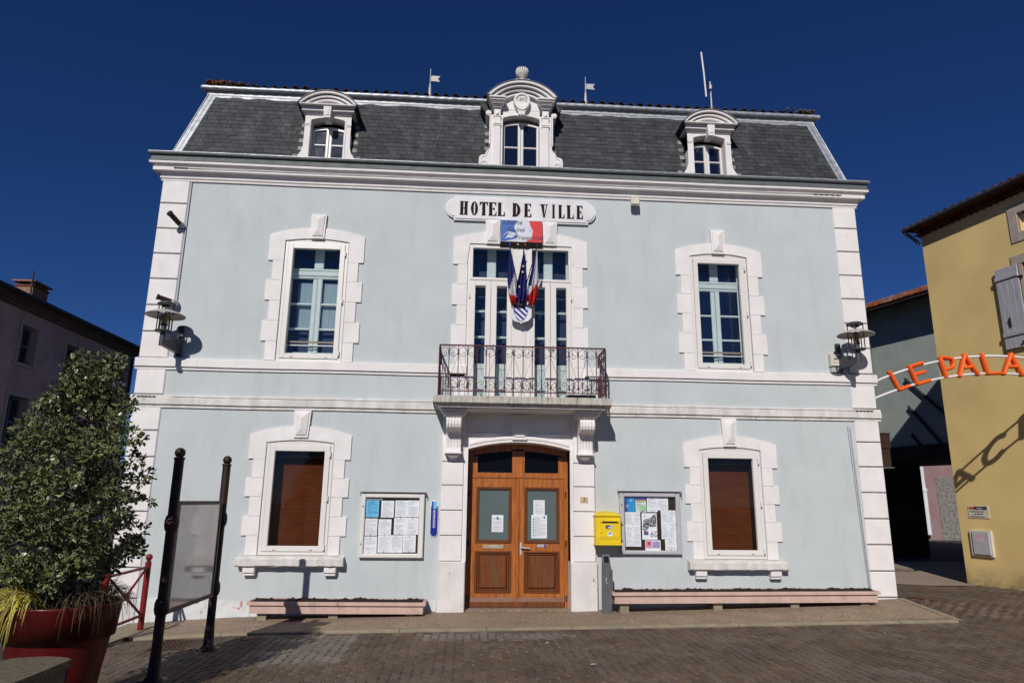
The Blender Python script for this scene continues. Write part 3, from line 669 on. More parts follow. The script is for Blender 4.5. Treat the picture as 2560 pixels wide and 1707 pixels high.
# railing
def spiral(cx, cz, r, turns, start, dirn, K=22):
    pts = []
    for i in range(K+1):
        t = i/K; a = start+dirn*turns*2*math.pi*t; rr = r*(1-.78*t); pts.append((cx+rr*math.cos(a), cz+rr*math.sin(a)))
    return pts
def rail_panel(x0, x1, nb, tf):
    """one run of railing along local u; tf maps (u, z) to a point"""
    du = (x1-x0)/nb
    def T(pts): return [tf(u, z) for u, z in pts]
    b = MB(); 
    for zz, r in ((4.27,.016),(3.487,.012)): b.tube(T([(x0,zz),(x1,zz)]), r, 4)
    b.build('rail', m_iron, bal)
    for k in range(nb+1):
        u = x0+k*du; b = MB(); b.tube(T([(u,3.40 if k in (0,nb) or k%4==0 else 3.48),(u,4.26)]), .015 if k in (0,nb) else .0075, 6)
        if 0 < k < nb: b.tube(T([(u,4.10),(u,4.17)]), .014, 6); b.tube(T([(u,3.55),(u,3.60)]), .012, 6)
        b.build('baluster', m_iron, bal)
    for k in range(nb):
        u = x0+k*du; b = MB(); s = du
        # scroll top: a C curve leaving one bar, over, ending in a curl
        a, c = (u, u+s) if k % 2 == 0 else (u+s, u); sg = 1 if c > a else -1
        pts = [(c-sg*.004, 4.09)]
        for i in range(13):
            t = math.pi*i/12; pts.append((a+sg*(s*.5+ s*.46*math.cos(t)), 4.14+.10*math.sin(t)))
        pts += [(a+sg*(.04-.0)+sg*.0+sg*x_, z_) for x_, z_ in [(.0,4.10),(.035,4.075),(.075,4.09),(.08,4.125),(.055,4.145),(.035,4.13),(.045,4.115)]]
        b.tube(T(pts), .0048, 5); b.build('scroll', m_iron, bal); b = MB()
        pts = [(c-sg*.004, 3.68)]
        for i in range(13):
            t = math.pi*i/12; pts.append((a+sg*(s*.5+s*.46*math.cos(t)), 3.60-.09*math.sin(t)))
        pts += [(a+sg*(.04+x_), z_) for x_, z_ in [(.0,3.64),(.035,3.665),(.075,3.65),(.08,3.615),(.055,3.595),(.035,3.61),(.045,3.625)]]
        b.tube(T(pts), .0048, 5)
        b.build('scroll', m_iron, bal)
        if k % 2 == 0:
            b = MB(); b.tube(T([(a,4.08),(c,3.60)] if False else [(u+.005,4.09),(u+s*.95,3.66)]), .0032, 4)
        else: b = MB(); b.tube(T([(u+s-.005,4.09),(u+s*.05,3.66)]), .0032, 4)
        b.build('stay_rod', m_iron, bal)
rail_panel(-.465, 2.365, 18, lambda u, z: (u, -.65, z))
rail_panel(0, .63, 4, lambda u, z: (-.465, -.02-u, z)); rail_panel(0, .63, 4, lambda u, z: (2.365, -.02-u, z))
b = MB().box(1.72,2.2,-.60,-.34,3.41,3.47,1); 
b.build('window_box', [m_black, mat('dark_box',(.02,.02,.022),None,5,.6)], label='low dark window box lying on the balcony floor at its right end', cat='window box')

# --------------------------------------------------------------- brackets, door surround
def bracket(xc):
    k = sub('bracket', TH, (xc, -.1, 2.4))
    b = MB()
    for (w, d, z0, z1) in ((.235,.60,3.215,3.197),(.215,.58,3.192,3.165),(.195,.55,3.160,3.125),(.165,.52,3.12,3.105),(.150,.50,3.104,3.085)):
        b.cbox(xc-w, xc+w, -d, 0, z1, z0, .006)
    b.build('abacus', m_white, k)
    # fluted scroll: side profile (y,z) with lobes across x
    prof = [(-.42,3.085),(-.475,3.06),(-.50,3.01),(-.505,2.95),(-.485,2.90),(-.44,2.865),(-.37,2.845),(-.32,2.85),(-.27,2.83),(-.245,2.78),(-.225,2.68),(-.22,2.58),(-.235,2.53),(-.26,2.505)]
    nl = 5; per = 6; xs_ = []; 
    for i in range(nl*per+1): xs_.append(xc-.128+.256*i/(nl*per))
    vs = []; 
    for j, (y, z) in enumerate(prof):
        for i, x in enumerate(xs_):
            amp = .022 if j < 7 else .009
            vs.append((x, y+amp*(1-abs(math.sin(math.pi*(i % per)/per)))-amp*.5, z))
    n = len(xs_); b = MB(); b.add(vs, [(j*n+i, (j+1)*n+i, (j+1)*n+i+1, j*n+i+1) for j in range(len(prof)-1) for i in range(n-1)])
    for s_, ix in ((-1, 0), (1, n-1)):
        side = [vs[j*n+ix] for j in range(len(prof))]+[(xc+s_*.128, 0, 2.505),(xc+s_*.128, 0, 3.085)]
        b.add(side, [tuple(range(len(side)))[::(1 if s_ < 0 else -1)]])
    b.build('fluted_scroll', m_white, k)
    b = MB(); 
    b.cbox(xc-.145, xc+.145, -.285, 0, 2.475, 2.505, .006); b.cbox(xc-.12,xc+.12,-.245,0,2.455,2.474,.004)
    b.add([(xc-.10,-.2,2.454),(xc+.10,-.2,2.454),(xc+.10,0,2.454),(xc-.10,0,2.454),(xc,-.05,2.355),(xc,0,2.355)], [(0,1,4),(1,2,5,4),(2,3,5),(3,0,4,5),(0,3,2,1)])
    b.box(xc-.075,xc+.075,-.215,-.2,2.425,2.44)
    b.build('pendant', m_white, k)
bracket(-.195); bracket(2.075)
for s, x0, x1 in ((-1,-.385,-.012),(1,1.885,2.255)):
    for z0, z1 in zip([.715,1.13,1.54,1.955,2.35,3.19], [1.13,1.54,1.955,2.35,3.19]):
        b = MB(); b.cbox(x0, x1, -.082, .02, z0+.006, z1-.006, .010); b.build('pier_stone', m_white, TH)
    b = MB().box(x0+.006, x1-.006, -.07, .02, .7, 3.19); b.build('pier_joint', m_joint, TH)
    xa, xb = (-.40,.055) if s < 0 else (1.825,2.275)
    b = MB(); b.cbox(xa, xb, -.115, .30, -.16, .715, .014); b.build('pier_base', m_plinthst, TH)
    xa, xb = (-.010,.060) if s < 0 else (1.83,1.883)
    b = MB(); b.box(xa, xb, -.058, .30, .716, 2.60)
    b.box(xa+(.018 if s<0 else .0), xb-(.0 if s<0 else .018), -.072, -.058, .717, 2.59); b.build('jamb_moulding', m_white, TH)
# arch head over the door: spandrel plate with arched soffit and hood mouldings
AC = .945; AH = .885
def arch_strip(b, hw, z0, rise, th, y0, y1, n=28, mi=0):
    xs_ = lin(AC-hw, AC+hw, n)
    b.strip([(x, arcz(x, AC, hw, z0, rise)+th) for x in xs_], [(x, arcz(x, AC, hw, z0, rise)) for x in xs_], y0, y1, mi)
xs_ = lin(AC-.955, AC+.955, 40)
b = MB(); b.strip([(x, 3.20) for x in xs_], [(x, arcz(x, AC, AH, 2.565, .125) if abs(x-AC) < AH else 2.565) for x in xs_], -.035, .30)
b.build('door_head', m_white, TH)
b = MB(); arch_strip(b, .875, 2.575, .125, .055, -.085, -.035); arch_strip(b, .865, 2.632, .12, .035, -.10, -.035); arch_strip(b, .845, 2.672, .11, .022, -.075, -.035)
b.build('hood_moulding', m_white, TH)
b = MB(); b.cbox(AC-.13, AC+.13, -.125, -.035, 2.735, 2.785, .006); b.cbox(AC-.085,AC+.085,-.14,-.035,2.79,2.82,.006); b.cbox(AC-.14,AC+.14,-.075,-.035,2.80,3.18,.01)
b.add([(AC-.09,-.078,3.13),(AC+.09,-.078,3.13),(AC,-.078,3.03),(AC,-.115,3.10)], [(0,3,1),(1,3,2),(2,3,0)]); b.build('keystone', m_white, TH)
for a, c in ((.04,.74),(1.15,1.85)):
    b = MB(); frame_ring(b, a, c, 2.83, 3.125, .022, -.048, -.035); frame_ring(b, a+.045, c-.045, 2.865, 3.09, .012, -.045, -.035); b.build('frieze_panel', m_white, TH)
# number plate
t = thing('number_plate', (2.065,-.085,1.735), 'small cream house number plate reading 7 on the white pier', 'number plate')
b = MB(); b.cbox(2.0,2.13,-.094,-.082,1.69,1.785,.003); b.build('plate', mat('cream_enamel',(.55,.42,.27),None,9,.5), t)
text_mesh('7', .09, 2.045, -.0955, 1.706, m_dkbrown, 'numeral', t)

# --------------------------------------------------------------- entrance door
ed = sub('entrance_door', TH, (.945,.25,-.05))
YD = .25
b = MB(); b.box(.055,.125,.225,.34,-.06,2.60); b.box(1.765,1.835,.225,.34,-.06,2.60); b.box(.125,1.765,.235,.33,2.10,2.135)
b.build('door_frame', m_wood, ed)
xs_ = lin(.125,1.765,30)
b = MB(); b.strip([(x, arcz(x, AC, .89, 2.60, .13)) for x in xs_], [(x, arcz(x, AC, .80, 2.485, .085)-.0 if abs(x-AC) < .79 else 2.46) for x in xs_], .25, .30)
b.box(.125,.232,.25,.30,2.136,2.47); b.box(1.668,1.765,.25,.30,2.136,2.47); b.box(.845,1.065,.25,.30,2.136,2.60); b.box(.232,.845,.251,.30,2.136,2.19); b.box(1.065,1.668,.251,.30,2.136,2.19)
b.build('transom_light_frame', m_wood, ed)
b = MB().box(.22,.86,.285,.29,2.18,2.60).box(1.05,1.68,.285,.29,2.18,2.60); b.build('transom_pane', mat('black_pane', (.004,.004,.006), None, 2, .15, spec=.12), ed)
for (a, c, nm) in ((.128,.938,'L'),(.944,1.762,'R')):
    gx0, gx1 = (.275,.790) if nm == 'L' else (1.118,1.628)
    b = MB(); 
    b.box(a, gx0-.055, YD, .30, -.045, 2.095); b.box(gx1+.055, c, YD, .30, -.045, 2.095)
    b.box(gx0-.055, gx1+.055, YD+.0008, .30, 1.945, 2.095); b.box(gx0-.055, gx1+.055, YD+.0008, .30, .865, .995); b.box(gx0-.055, gx1+.055, YD+.0008, .30, -.045, .18)
    b.build('door_leaf', m_wood, ed)
    b = MB(); frame_ring(b, gx0-.055, gx1+.055, .995, 1.945, .038, YD-.018, .29, c=.012); frame_ring(b, gx0-.017, gx1+.017, 1.033, 1.907, .017, YD-.004, .29, c=.005); b.build('glazing_moulding', m_woodd, ed)
    b = MB(); frame_ring(b, gx0-.05, gx1+.05, .18, .865, .034, YD-.016, .29, c=.012); frame_ring(b, gx0-.016, gx1+.016, .214, .831, .03, YD+.006, .29, c=.01)
    b.build('panel_moulding', m_woodd, ed)
    b = MB(); b.cbox(gx0+.014, gx1-.014, YD+.004, .295, .244, .80, .03); b.build('raised_panel', m_woodd, ed)
    b = MB().box(gx0, gx1, .27, .276, 1.05, 1.89); b.build('frosted_pane', m_glassg, ed)
    b = MB(); z = .055
    b.add([(a+.005,YD-.035,z-.095),(c-.005,YD-.035,z-.095),(c-.005,YD-.035,z-.01),(a+.005,YD-.035,z-.01),(a+.005,YD,z+.06),(c-.005,YD,z+.06),(a+.005,YD,z-.095),(c-.005,YD,z-.095)], [(0,1,2,3),(3,2,5,4),(0,3,4,6),(1,7,5,2)])
    b.build('weather_board', m_woodd, ed)
b = MB(); b.cbox(.915,.972,YD-.02,.26,-.04,2.09,.008); b.build('cover_strip', m_wood, ed)
b = MB(); b.cbox(.35,.71,YD-.012,.25,.905,.97,.004,0).box(.47,.60,YD-.014,YD-.011,.935,.955,1); b.build('letter_slot', [mat('brass',(.60,.54,.36),None,6,.3,metal=.5), m_lgrey], ed)
b = MB(); b.cbox(.992,1.027,YD-.012,.25,.80,1.01,.004).cyl((1.01,YD-.05,.925),(1.01,YD-.01,.925),.012,8).tube([(1.01,YD-.05,.925),(1.05,YD-.052,.925),(1.12,YD-.045,.918),(1.16,YD-.04,.915)],.013,8); b.build('door_handle', m_lgrey, ed)
b = MB(); b.box(1.29,1.455,YD-.006,.25,.935,.978,0).box(1.41,1.45,YD-.007,YD-.005,.937,.976,1).box(1.33,1.38,YD-.007,YD-.005,.952,.960,1); b.build('door_sign', [m_lgrey, m_bluep], ed)
for z in (1.82,1.0,.1):
    for x in (.10,1.79): b = MB().cyl((x,.22,z-.05),(x,.22,z+.05),.012,8); b.build('hinge', m_ironp, ed)

# --------------------------------------------------------------- ROOF
roof = sub('mansard_roof', TH, (.93,.5,7.8))
S0, Z0r, S1, Z1r = .015, 7.78, .440, 9.45
def sl(z): return S0+(S1-S0)*(z-Z0r)/(Z1r-Z0r)
b = MB()
P = lambda s, z: [(XL+s, s, z), (XR-s, s, z), (XR-s, 9-s, z), (XL+s, 9-s, z)]
vs = P(S0+.012, Z0r)+P(S1+.012, Z1r)
b.add(vs, [(1,2,6,5),(2,3,7,6),(3,0,4,7)])
def rb(x0, x1, xt0, xt1, za, zb):
    ya = S0+.012+(S1-S0)*(za-Z0r)/(Z1r-Z0r); yb = S0+.012+(S1-S0)*(zb-Z0r)/(Z1r-Z0r)
    b.add([(x0,ya,za),(x1,ya,za),(xt1,yb,zb),(xt0,yb,zb)], [(0,1,2,3)])
ops = [(-3.12,-2.43,8.86),(.55,1.31,9.10),(4.33,5.02,8.86)]
xa_ = XL+S0+.012
for a, c in ((XL+S0+.012,-3.12),(-2.43,.55),(1.31,4.33),(5.02,XR-S0-.012)):
    ta = a+(S1-S0) if a < -5 else a; tc = c-(S1-S0) if c > 7 else c
    rb(a, c, ta, tc, Z0r, Z1r)
for a, c, z in ops: rb(a, c, a, c, z, Z1r)
b.build('roof_board', m_under, roof)
# slates in rows
SW, SH = .172, .098
Lz = math.hypot(S1-S0, Z1r-Z0r); ux = Vector((0,(S1-S0)/Lz,(Z1r-Z0r)/Lz)); un = Vector((0,-ux.z,ux.y))
rows = int(Lz/SH)
DORM = [(-2.775,.52,7.7,9.15),(.93,.72,7.7,9.5),(4.675,.52,7.7,9.15)]
def slate_geo(w, h=SH*1.12, t=.007):
    return [(-w/2,0,0),(w/2,0,0),(w/2,h,0),(-w/2,h,0),(-w/2,0,-t),(w/2,0,-t)], [(0,1,2,3),(4,5,1,0)]
sv, sf = slate_geo(SW-.006)
sm_ = bpy.data.meshes.new('slate')
def place(v, x, r, j):
    d = ux*(r*SH+v[1])+un*(v[2]+.010+(.006 if v[1] < SH*.5 else -.001)+j)
    return Vector((x+v[0], S0, Z0r))+d
pos = []
for r in range(rows):
    z = Z0r+ux.z*r*SH; s = sl(z); xa, xb = XL+s+.16, XR-s-.16
    x = xa+(SW/2 if r % 2 else SW)*.5 - (SW/2)
    x = xa+SW/2-(SW/2 if r % 2 else 0)
    while x < xb+SW/2:
        l, rr_ = max(x-SW/2, xa), min(x+SW/2, xb)
        zz = z+.05
        if rr_-l > .03 and not any(abs(x-d[0]) < d[1]-.10 and zz < d[3]-.1 for d in DORM): pos.append((r, (l+rr_)/2, rr_-l-.006))
        x += SW
random.seed(11)
full = [p for p in pos if abs(p[2]-(SW-.006)) < 1e-4]
full.sort(key=lambda p: (p[0], abs(p[1])))
parts = set(full[:300])
sm_.from_pydata([tuple(place(v, 0, 0, 0)-Vector((0,S0,Z0r))) for v in sv], [], sf); sm_.materials.append(m_slate)
b = MB()
for p in pos:
    r, x, w = p; j = random.uniform(-.001,.004)
    if p in parts:
        o = bpy.data.objects.new('slate', sm_); COL.objects.link(o); o.parent = roof
        o.location = Vector((x, S0, Z0r))+ux*(r*SH)+un*j-ORG[roof.name]; o.rotation_euler = (random.uniform(-.006,.006), random.uniform(-.006,.006), 0)
    else:
        v2, f2 = slate_geo(w); b.add([place(v, x, r, j) for v in v2], f2)
b.build('upper_slates', m_slate, roof, kind='stuff')
# side slopes: rows of slates joined
b = MB()
for r in range(rows):
    for xx, sg in ((XL,1),(XR,-1)):
        s = sl(Z0r+ux.z*r*SH); a, c = 9-s, s
        n = 40
        for k in range(n):
            y0 = c+(a-c)*k/n+.003; y1 = c+(a-c)*(k+1)/n-.003
            v = []
            for (y, h, t) in ((y0,0,.016),(y1,0,.016),(y1,SH,.009),(y0,SH,.009),(y0,0,.008),(y1,0,.008)):
                ss = S0+ux.y*(r*SH+h)-un.y*0; zz = Z0r+ux.z*(r*SH+h); v.append((xx+sg*(ss-t*ux.z), y, zz+t*ux.y))
            b.add(v, [(0,1,2,3),(4,5,1,0)] if sg < 0 else [(3,2,1,0),(0,1,5,4)])
b.build('side_slates', m_slate, roof, kind='stuff')
# hip flashings
for sg, xx in ((1,XL),(-1,XR)):
    b = MB()
    for (o0, o1, t) in ((.0,.075,.022),(.082,.15,.018)):
        v = []
        for z in (Z0r-.02, Z1r+.03):
            s = sl(z); v += [(xx+sg*(s+o0), s-t, z), (xx+sg*(s+o1), s-t, z), (xx+sg*(s+o1), s-t+.012, z), (xx+sg*(s+o0), s-t+.012, z)]
        b.add(v, [(0,1,5,4),(1,2,6,5),(3,0,4,7)] )
    v = []
    for z in (Z0r-.02, Z1r+.03):
        s = sl(z); v += [(xx+sg*(s-.001), s-.022, z), (xx+sg*(s-.02), s+.06, z)]
    b.add(v, [(0,1,3,2)]); b.cyl((xx+sg*(sl(Z0r)), sl(Z0r)-.02, Z0r), (xx+sg*sl(Z1r), sl(Z1r)-.02, Z1r+.03), .014, 8)
    b.build('hip_flashing', m_zincl, roof)
# flashing band, fascia, upper gutter
b = MB(); xs_ = lin(XL+S1+.1, XR-S1-.1, 160)
b.add([(x, S1-.03, 9.395+.012*math.sin(x*9+2*math.sin(x*2.7))) for x in xs_]+[(x, S1-.012, 9.47) for x in xs_], [(i, i+1, 160+i+1, 160+i) for i in range(159)]); b.build('lead_flashing', m_zincl, roof)
b = MB(); sweep(b, [(-.425,9.445),(-.412,9.447),(-.412,9.50),(-.405,9.505),(-.405,9.545),(-.45,9.55)]); b.build('fascia', m_lgrey, roof)
b = MB(); random.seed(5)
xs_ = lin(XL+.335, XR-.335, 240)
b.tube([(x, .365, 9.575+.002*math.sin(x*3)) for x in xs_], lambda t: .048+.0035*math.sin(t*420), 12); b.sphere((XL+.335,.365,9.575),.05).sphere((XR-.335,.365,9.575),.05)
for xx in (XL+.365, XR-.365): b.tube([(xx, y, 9.575) for y in lin(.365, 8.6, 10)], .048, 8)
b.build('upper_gutter', m_zincl, roof)
b = MB(); s = .40; zr = 10.35
b.add([(XL+s,s,9.60),(XR-s,s,9.60),(XR-s,9-s,9.60),(XL+s,9-s,9.60),(XL+4.6,4.5,zr),(XR-4.6,4.5,zr)], [(0,1,5,4),(1,2,5),(2,3,4,5),(3,0,4)]); b.build('upper_roof', m_tile, roof)
# row of clay tile ends above the gutter
b = MB(); K = 8; vs = []
for yy, rr, zz in ((-.02,.062,0),(.42,.052,.085)):
    for i in range(K+1):
        a = math.pi*i/K; vs.append((rr*math.cos(a), yy, zz+rr*.85*math.sin(a)))
vs += [(v[0]*.75, v[1], v[2]*.75) for v in vs[:K+1]]
b.add(vs, [(i, i+1, K+1+i+1, K+1+i)[::-1] for i in range(K)]+[(i, 2*K+2+i, 2*K+3+i, i+1) for i in range(K)], 0, True)
t0 = b.build('roof_tile', m_tile, roof, loc=(0,0,0))
nt_ = 62; dx = (XR-XL-.86)/nt_
for i in range(nt_):
    x = XL+.43+(i+.5)*dx; loc = (x, .36+random.uniform(-.012,.012), 9.635+random.uniform(-.010,.010)); rz = (0, random.uniform(-.06,.06), random.uniform(-.05,.05))
    if i == 0: t0.location = Vector(loc)-ORG[roof.name]; t0.rotation_euler = rz
    else: o = inst(t0, 'roof_tile', roof, loc, rz)
b = MB(); random.seed(9)
for k in range(90):
    x = XL+.40+abs(random.gauss(0,.38)); q = max(0, 1-(x-XL-.4)/1.2); b.lathe((x, .37+random.uniform(-.05,.10), 9.67+random.uniform(0,.075)*q), [(0,.018),(.018,.012),(random.uniform(.025,.045),-.004),(.02,-.02)], 6, smooth=False)
b.build('orange_lichen', m_lichen, roof)
b = MB()
for k in range(50):
    x = XR-.40-abs(random.gauss(0,.28)); b.lathe((x, .37+random.uniform(-.05,.10), 9.67+random.uniform(0,.06)), [(0,.018),(.018,.012),(random.uniform(.025,.04),-.004),(.02,-.02)], 6, smooth=False)
b.build('moss', mat('brown_moss',(.09,.075,.05),(.16,.13,.10),20,.95), roof)

# --------------------------------------------------------------- dormers
def casement(par, xc, hw, z0, z1, rise, Y, zbar):
    n = 12; b = MB()
    def top(x): return arcz(x, xc, hw, z1, rise)
    m_ = .045
    b.cbox(xc-hw, xc-hw+m_, Y, Y+.06, z0, z1+.005); b.cbox(xc+hw-m_, xc+hw, Y, Y+.06, z0, z1+.005); b.cbox(xc-.055, xc-.003, Y-.008, Y+.06, z0, top(xc)-.03); b.cbox(xc+.003, xc+.055, Y, Y+.06, z0, top(xc)-.03)
    xs_ = lin(xc-hw, xc+hw, 14); b.strip([(x, top(x)) for x in xs_], [(x, top(x)-.05) for x in xs_], Y-.001, Y+.06)
    b.cbox(xc-hw+m_, xc-.055, Y+.002, Y+.06, zbar-.018, zbar+.018); b.cbox(xc+.055, xc+hw-m_, Y+.002, Y+.06, zbar-.018, zbar+.018); b.cbox(xc-hw+m_, xc+hw-m_, Y+.004, Y+.06, z0, z0+.05)
    b.build('casement', m_frame, par)
    b = MB().box(xc-hw+.01, xc+hw-.01, Y+.03, Y+.036, z0, z1+rise*.6); b.build('pane', m_glassd, par)
def ring_arch(b, xc, ho, zo, ro, hi, zi, ri, y0, y1, n=26, mi=0):
    """band between an outer arch and an inner arch sampled by parameter"""
    top = []; bot = []
    for i in range(n):
        t = -1+2*i/(n-1); xo = xc+t*ho; xi = xc+t*hi; top.append((xo, arcz(xo, xc, ho, zo, ro))); bot.append((xi, arcz(xi, xc, hi, zi, ri)))
    b.strip(top, bot, y0, y1, mi)
def small_dormer(xc):
    d = sub('dormer_window', TH, (xc, 0, 7.9)); Yf = -.005
    # face with flared foot
    for sg in (-1, 1):
        poly = [(.32,7.78),(.60,7.78),(.575,7.93),(.53,8.0),(.47,8.09),(.44,8.2),(.435,8.5),(.435,8.86),(.32,8.86)]
        poly = [(xc+sg*x, z) for x, z in poly]
        if sg < 0: poly = poly[::-1]
        b = MB(); b.prism(poly, Yf, .35); b.build('side_pier', m_white, d)
        b = MB(); x0, x1 = sorted((xc+sg*.36, xc+sg*.43)); b.cbox(x0-.008, x1+.008+.01, Yf-.018, 0, 8.665, 8.685, .004); b.cbox(x0-.004, x1+.004, Yf-.012, 0, 8.635, 8.66, .004); b.build('capital', m_white, d)
        b = MB(); x0, x1 = sorted((xc+sg*.325, xc+sg*.345)); b.box(x0, x1, Yf-.012, 0, 7.78, 8.745); b.build('opening_moulding', m_white, d)
        b = MB().add([(xc+sg*.435,Yf+.02,7.78),(xc+sg*.435,.9,7.78),(xc+sg*.435,.9,9.05),(xc+sg*.435,Yf+.02,9.05)], [(0,1,2,3)]); b.build('cheek', m_zinc, d)
    xs_ = lin(xc-.32, xc+.32, 16); b = MB(); b.strip([(x, 8.86) for x in xs_], [(x, arcz(x, xc, .321, 8.745, .07)) for x in xs_], Yf, .3)
    b.strip([(x, arcz(x, xc, .345, 8.765, .07)) for x in xs_], [(x, arcz(x, xc, .345, 8.745, .07)) for x in xs_], Yf-.012, Yf+.002)
    b.build('lintel', m_white, d)
    b = MB(); b.cbox(xc-.455, xc+.455, -.035, .3, 8.862, 8.885, .004); b.cbox(xc-.47, xc+.47, -.06, .3, 8.886, 8.905, .006); b.cbox(xc-.495, xc+.495, -.10, .3, 8.906, 8.955, .006); b.cbox(xc-.51, xc+.51, -.12, .3, 8.957, 8.975, .005); b.cbox(xc-.535, xc+.535, -.19, .3, 8.985, 9.008, .005)
    b.build('entablature', m_white, d)
    xs_ = lin(xc-.50, xc+.50, 24); b = MB(); b.strip([(x, arcz(x, xc, .53, 9.008, .24)) for x in xs_], [(x, 9.008) for x in xs_], -.06, .3); b.build('tympanum', m_white, d)
    b = MB(); ring_arch(b, xc, .555, 9.008, .265, .50, 9.008, .225, -.20, .0); ring_arch(b, xc, .47, 9.009, .20, .41, 9.009, .165, -.15, .0); ring_arch(b, xc, .37, 9.009, .14, .32, 9.009, .11, -.11, .0); b.build('pediment_moulding', m_white, d)
    b = MB(); ring_arch(b, xc, .575, 8.99, .30, .555, 8.99, .283, -.215, .95); 
    xs_ = lin(xc-.56, xc+.56, 16)
    b.build('curved_dormer_roof', m_zinc, d)
    for sg in (-1, 1):
        b = MB(); b.add([(xc+sg*.54,-.17,8.99),(xc+sg*.54,.75,8.99),(xc+sg*.50,.75,8.86),(xc+sg*.44,.6,8.80),(xc+sg*.44,-.0,8.86)], [(0,1,2,3,4)]); b.add([(xc+sg*.54,-.17,8.99),(xc+sg*.54,.75,8.99),(xc+sg*.565,.75,9.03),(xc+sg*.565,-.2,9.03)], [(0,1,2,3)])
        b.build('eave_return', m_zincd, d)
    b = MB(); b.prism([(xc-.058,8.735),(xc+.058,8.735),(xc+.075,8.995),(xc-.075,8.995)], -.16, .1); b.cbox(xc-.04, xc+.04, -.172, -.16, 8.78, 8.96, .01); b.build('keystone', m_white, d)
    b = MB(); b.box(xc-.33, xc-.318, 0, .22, 7.78, 8.80); b.build('reveal', m_white, d); b = MB(); b.box(xc+.318, xc+.33, 0, .22, 7.78, 8.80); b.build('reveal', m_white, d)
    casement(d, xc, .315, 7.80, 8.66, .05, .17, 8.335)
    b = MB().box(xc-.33, xc+.33, .24, .25, 7.78, 8.85); b.build('backing', m_black, d)
    for sg in (-1, 1):
        for r in range(2, rows-4, 2):
            z = Z0r+ux.z*r*SH; 
            if z > 8.75: continue
            hwf = .475 if z > 8.15 else .56
            p = Vector((xc+sg*(hwf+.035), S0, Z0r))+ux*(r*SH)+un*.022
            b = MB(); v = [Vector((-.045,0,0)), Vector((.045,0,0)), Vector((.045,SH*.95,0)), Vector((-.045,SH*.95,0))]
            b.add([p+Vector((q.x,0,0))+ux*q.y for q in v]+[p+Vector((q.x,0,0))+ux*q.y-un*.008 for q in v], [(0,1,2,3),(4,5,1,0),(5,6,2,1),(7,4,0,3)]); b.build('soaker', m_soaker, d)
small_dormer(-2.775); small_dormer(4.675)
# central dormer
cdm = sub('central_dormer', TH, (.93,-.05,7.9)); xc = .93; Yf = -.06
for sg in (-1, 1):
    poly = [(.36,7.78),(.805,7.78),(.81,8.05),(.80,8.12),(.76,8.155),(.69,8.165),(.68,8.21),(.64,8.27),(.60,8.31),(.595,8.40),(.595,9.02),(.36,9.02)]
    P_ = [(xc+sg*x, z) for x, z in poly]; P_ = P_[::-1] if sg < 0 else P_
    b = MB(); b.prism(P_, Yf, .4); b.build('side_pier', m_white, cdm)
    b = MB(); x0, x1 = sorted((xc+sg*.405, xc+sg*.535)); b.cbox(x0, x1, Yf-.045, 0, 7.78, 9.14, .006)
    for z0, z1, e in ((8.765,8.785,.01),(8.80,8.83,.008),(8.955,8.972,.012)): b.cbox(x0-e, x1+e, Yf-.06, 0, z0, z1, .004)
    b.add([(x0+.025,Yf-.048,8.99),(x1-.025,Yf-.048,8.99),(x1-.03,Yf-.048,9.08),(x0+.03,Yf-.048,9.08),((x0+x1)/2,Yf-.085,9.00)], [(0,1,4),(1,2,4),(2,3,4),(3,0,4)])
    b.build('pilaster', m_white, cdm)
    b = MB()
    for (w, dd, z0, z1) in ((.085,.09,9.142,9.165),(.10,.12,9.168,9.185),(.115,.15,9.188,9.205),(.13,.17,9.208,9.228),(.155,.20,9.232,9.262),(.165,.23,9.265,9.30)):
        xm = xc+sg*.475; b.cbox(xm-w, xm+w, Yf-dd, .3, z0, z1, .005)
    b.build('entablature_block', m_white, cdm)
    b = MB(); b.cyl((xc+sg*.64,Yf-.005,9.055),(xc+sg*.64,.3,9.055),.055,14).cyl((xc+sg*.64,Yf-.015,9.055),(xc+sg*.64,Yf,9.055),.03,12).box(*sorted((xc+sg*.59,xc+sg*.62)),Yf,.3,8.4,9.07); b.build('side_scroll', m_white, cdm)
    b = MB(); b.tube([(xc+sg*(.70+.062*math.cos(a)*(1-a/20)), Yf-.004, 7.98+.062*math.sin(a)*(1-a/20)) for a in lin(0,9,24)], .010, 6).tube([(xc+sg*x, Yf-.004, z) for x, z in ((.62,8.28),(.66,8.20),(.68,8.13),(.75,8.11),(.775,8.04),(.775,7.9))], .008, 6); b.build('volute', m_white, cdm)
    b = MB(); x0, x1 = sorted((xc+sg*.365, xc+sg*.385)); b.box(x0, x1, Yf-.014, 0, 7.78, 8.94); b.build('opening_moulding', m_white, cdm)
    b = MB(); b.add([(xc+sg*.60,0,7.8),(xc+sg*.60,1.2,7.8),(xc+sg*.60,1.2,9.3),(xc+sg*.60,0,9.3)], [(0,1,2,3)]); b.build('cheek', m_zinc, cdm)
    b = MB(); x0, x1 = sorted((xc+sg*.60, xc+sg*.80)); b.box(x0, x1, .02, .9, 9.26, 9.30); b.add([(xc+sg*.80,.02,9.26),(xc+sg*.80,.9,9.26),(xc+sg*.61,.9,8.98),(xc+sg*.61,.02,8.98)], [(0,1,2,3)]); b.add([(xc+sg*.80,.02,9.26),(xc+sg*.60,.02,9.26),(xc+sg*.61,.02,8.98)], [(0,1,2)])
    b.build('eave_return', m_zincd, cdm)
xs_ = lin(xc-.36, xc+.36, 16); b = MB(); b.strip([(x, 9.14) for x in xs_], [(x, arcz(x, xc, .361, 8.94, .085)) for x in xs_], Yf, .3)
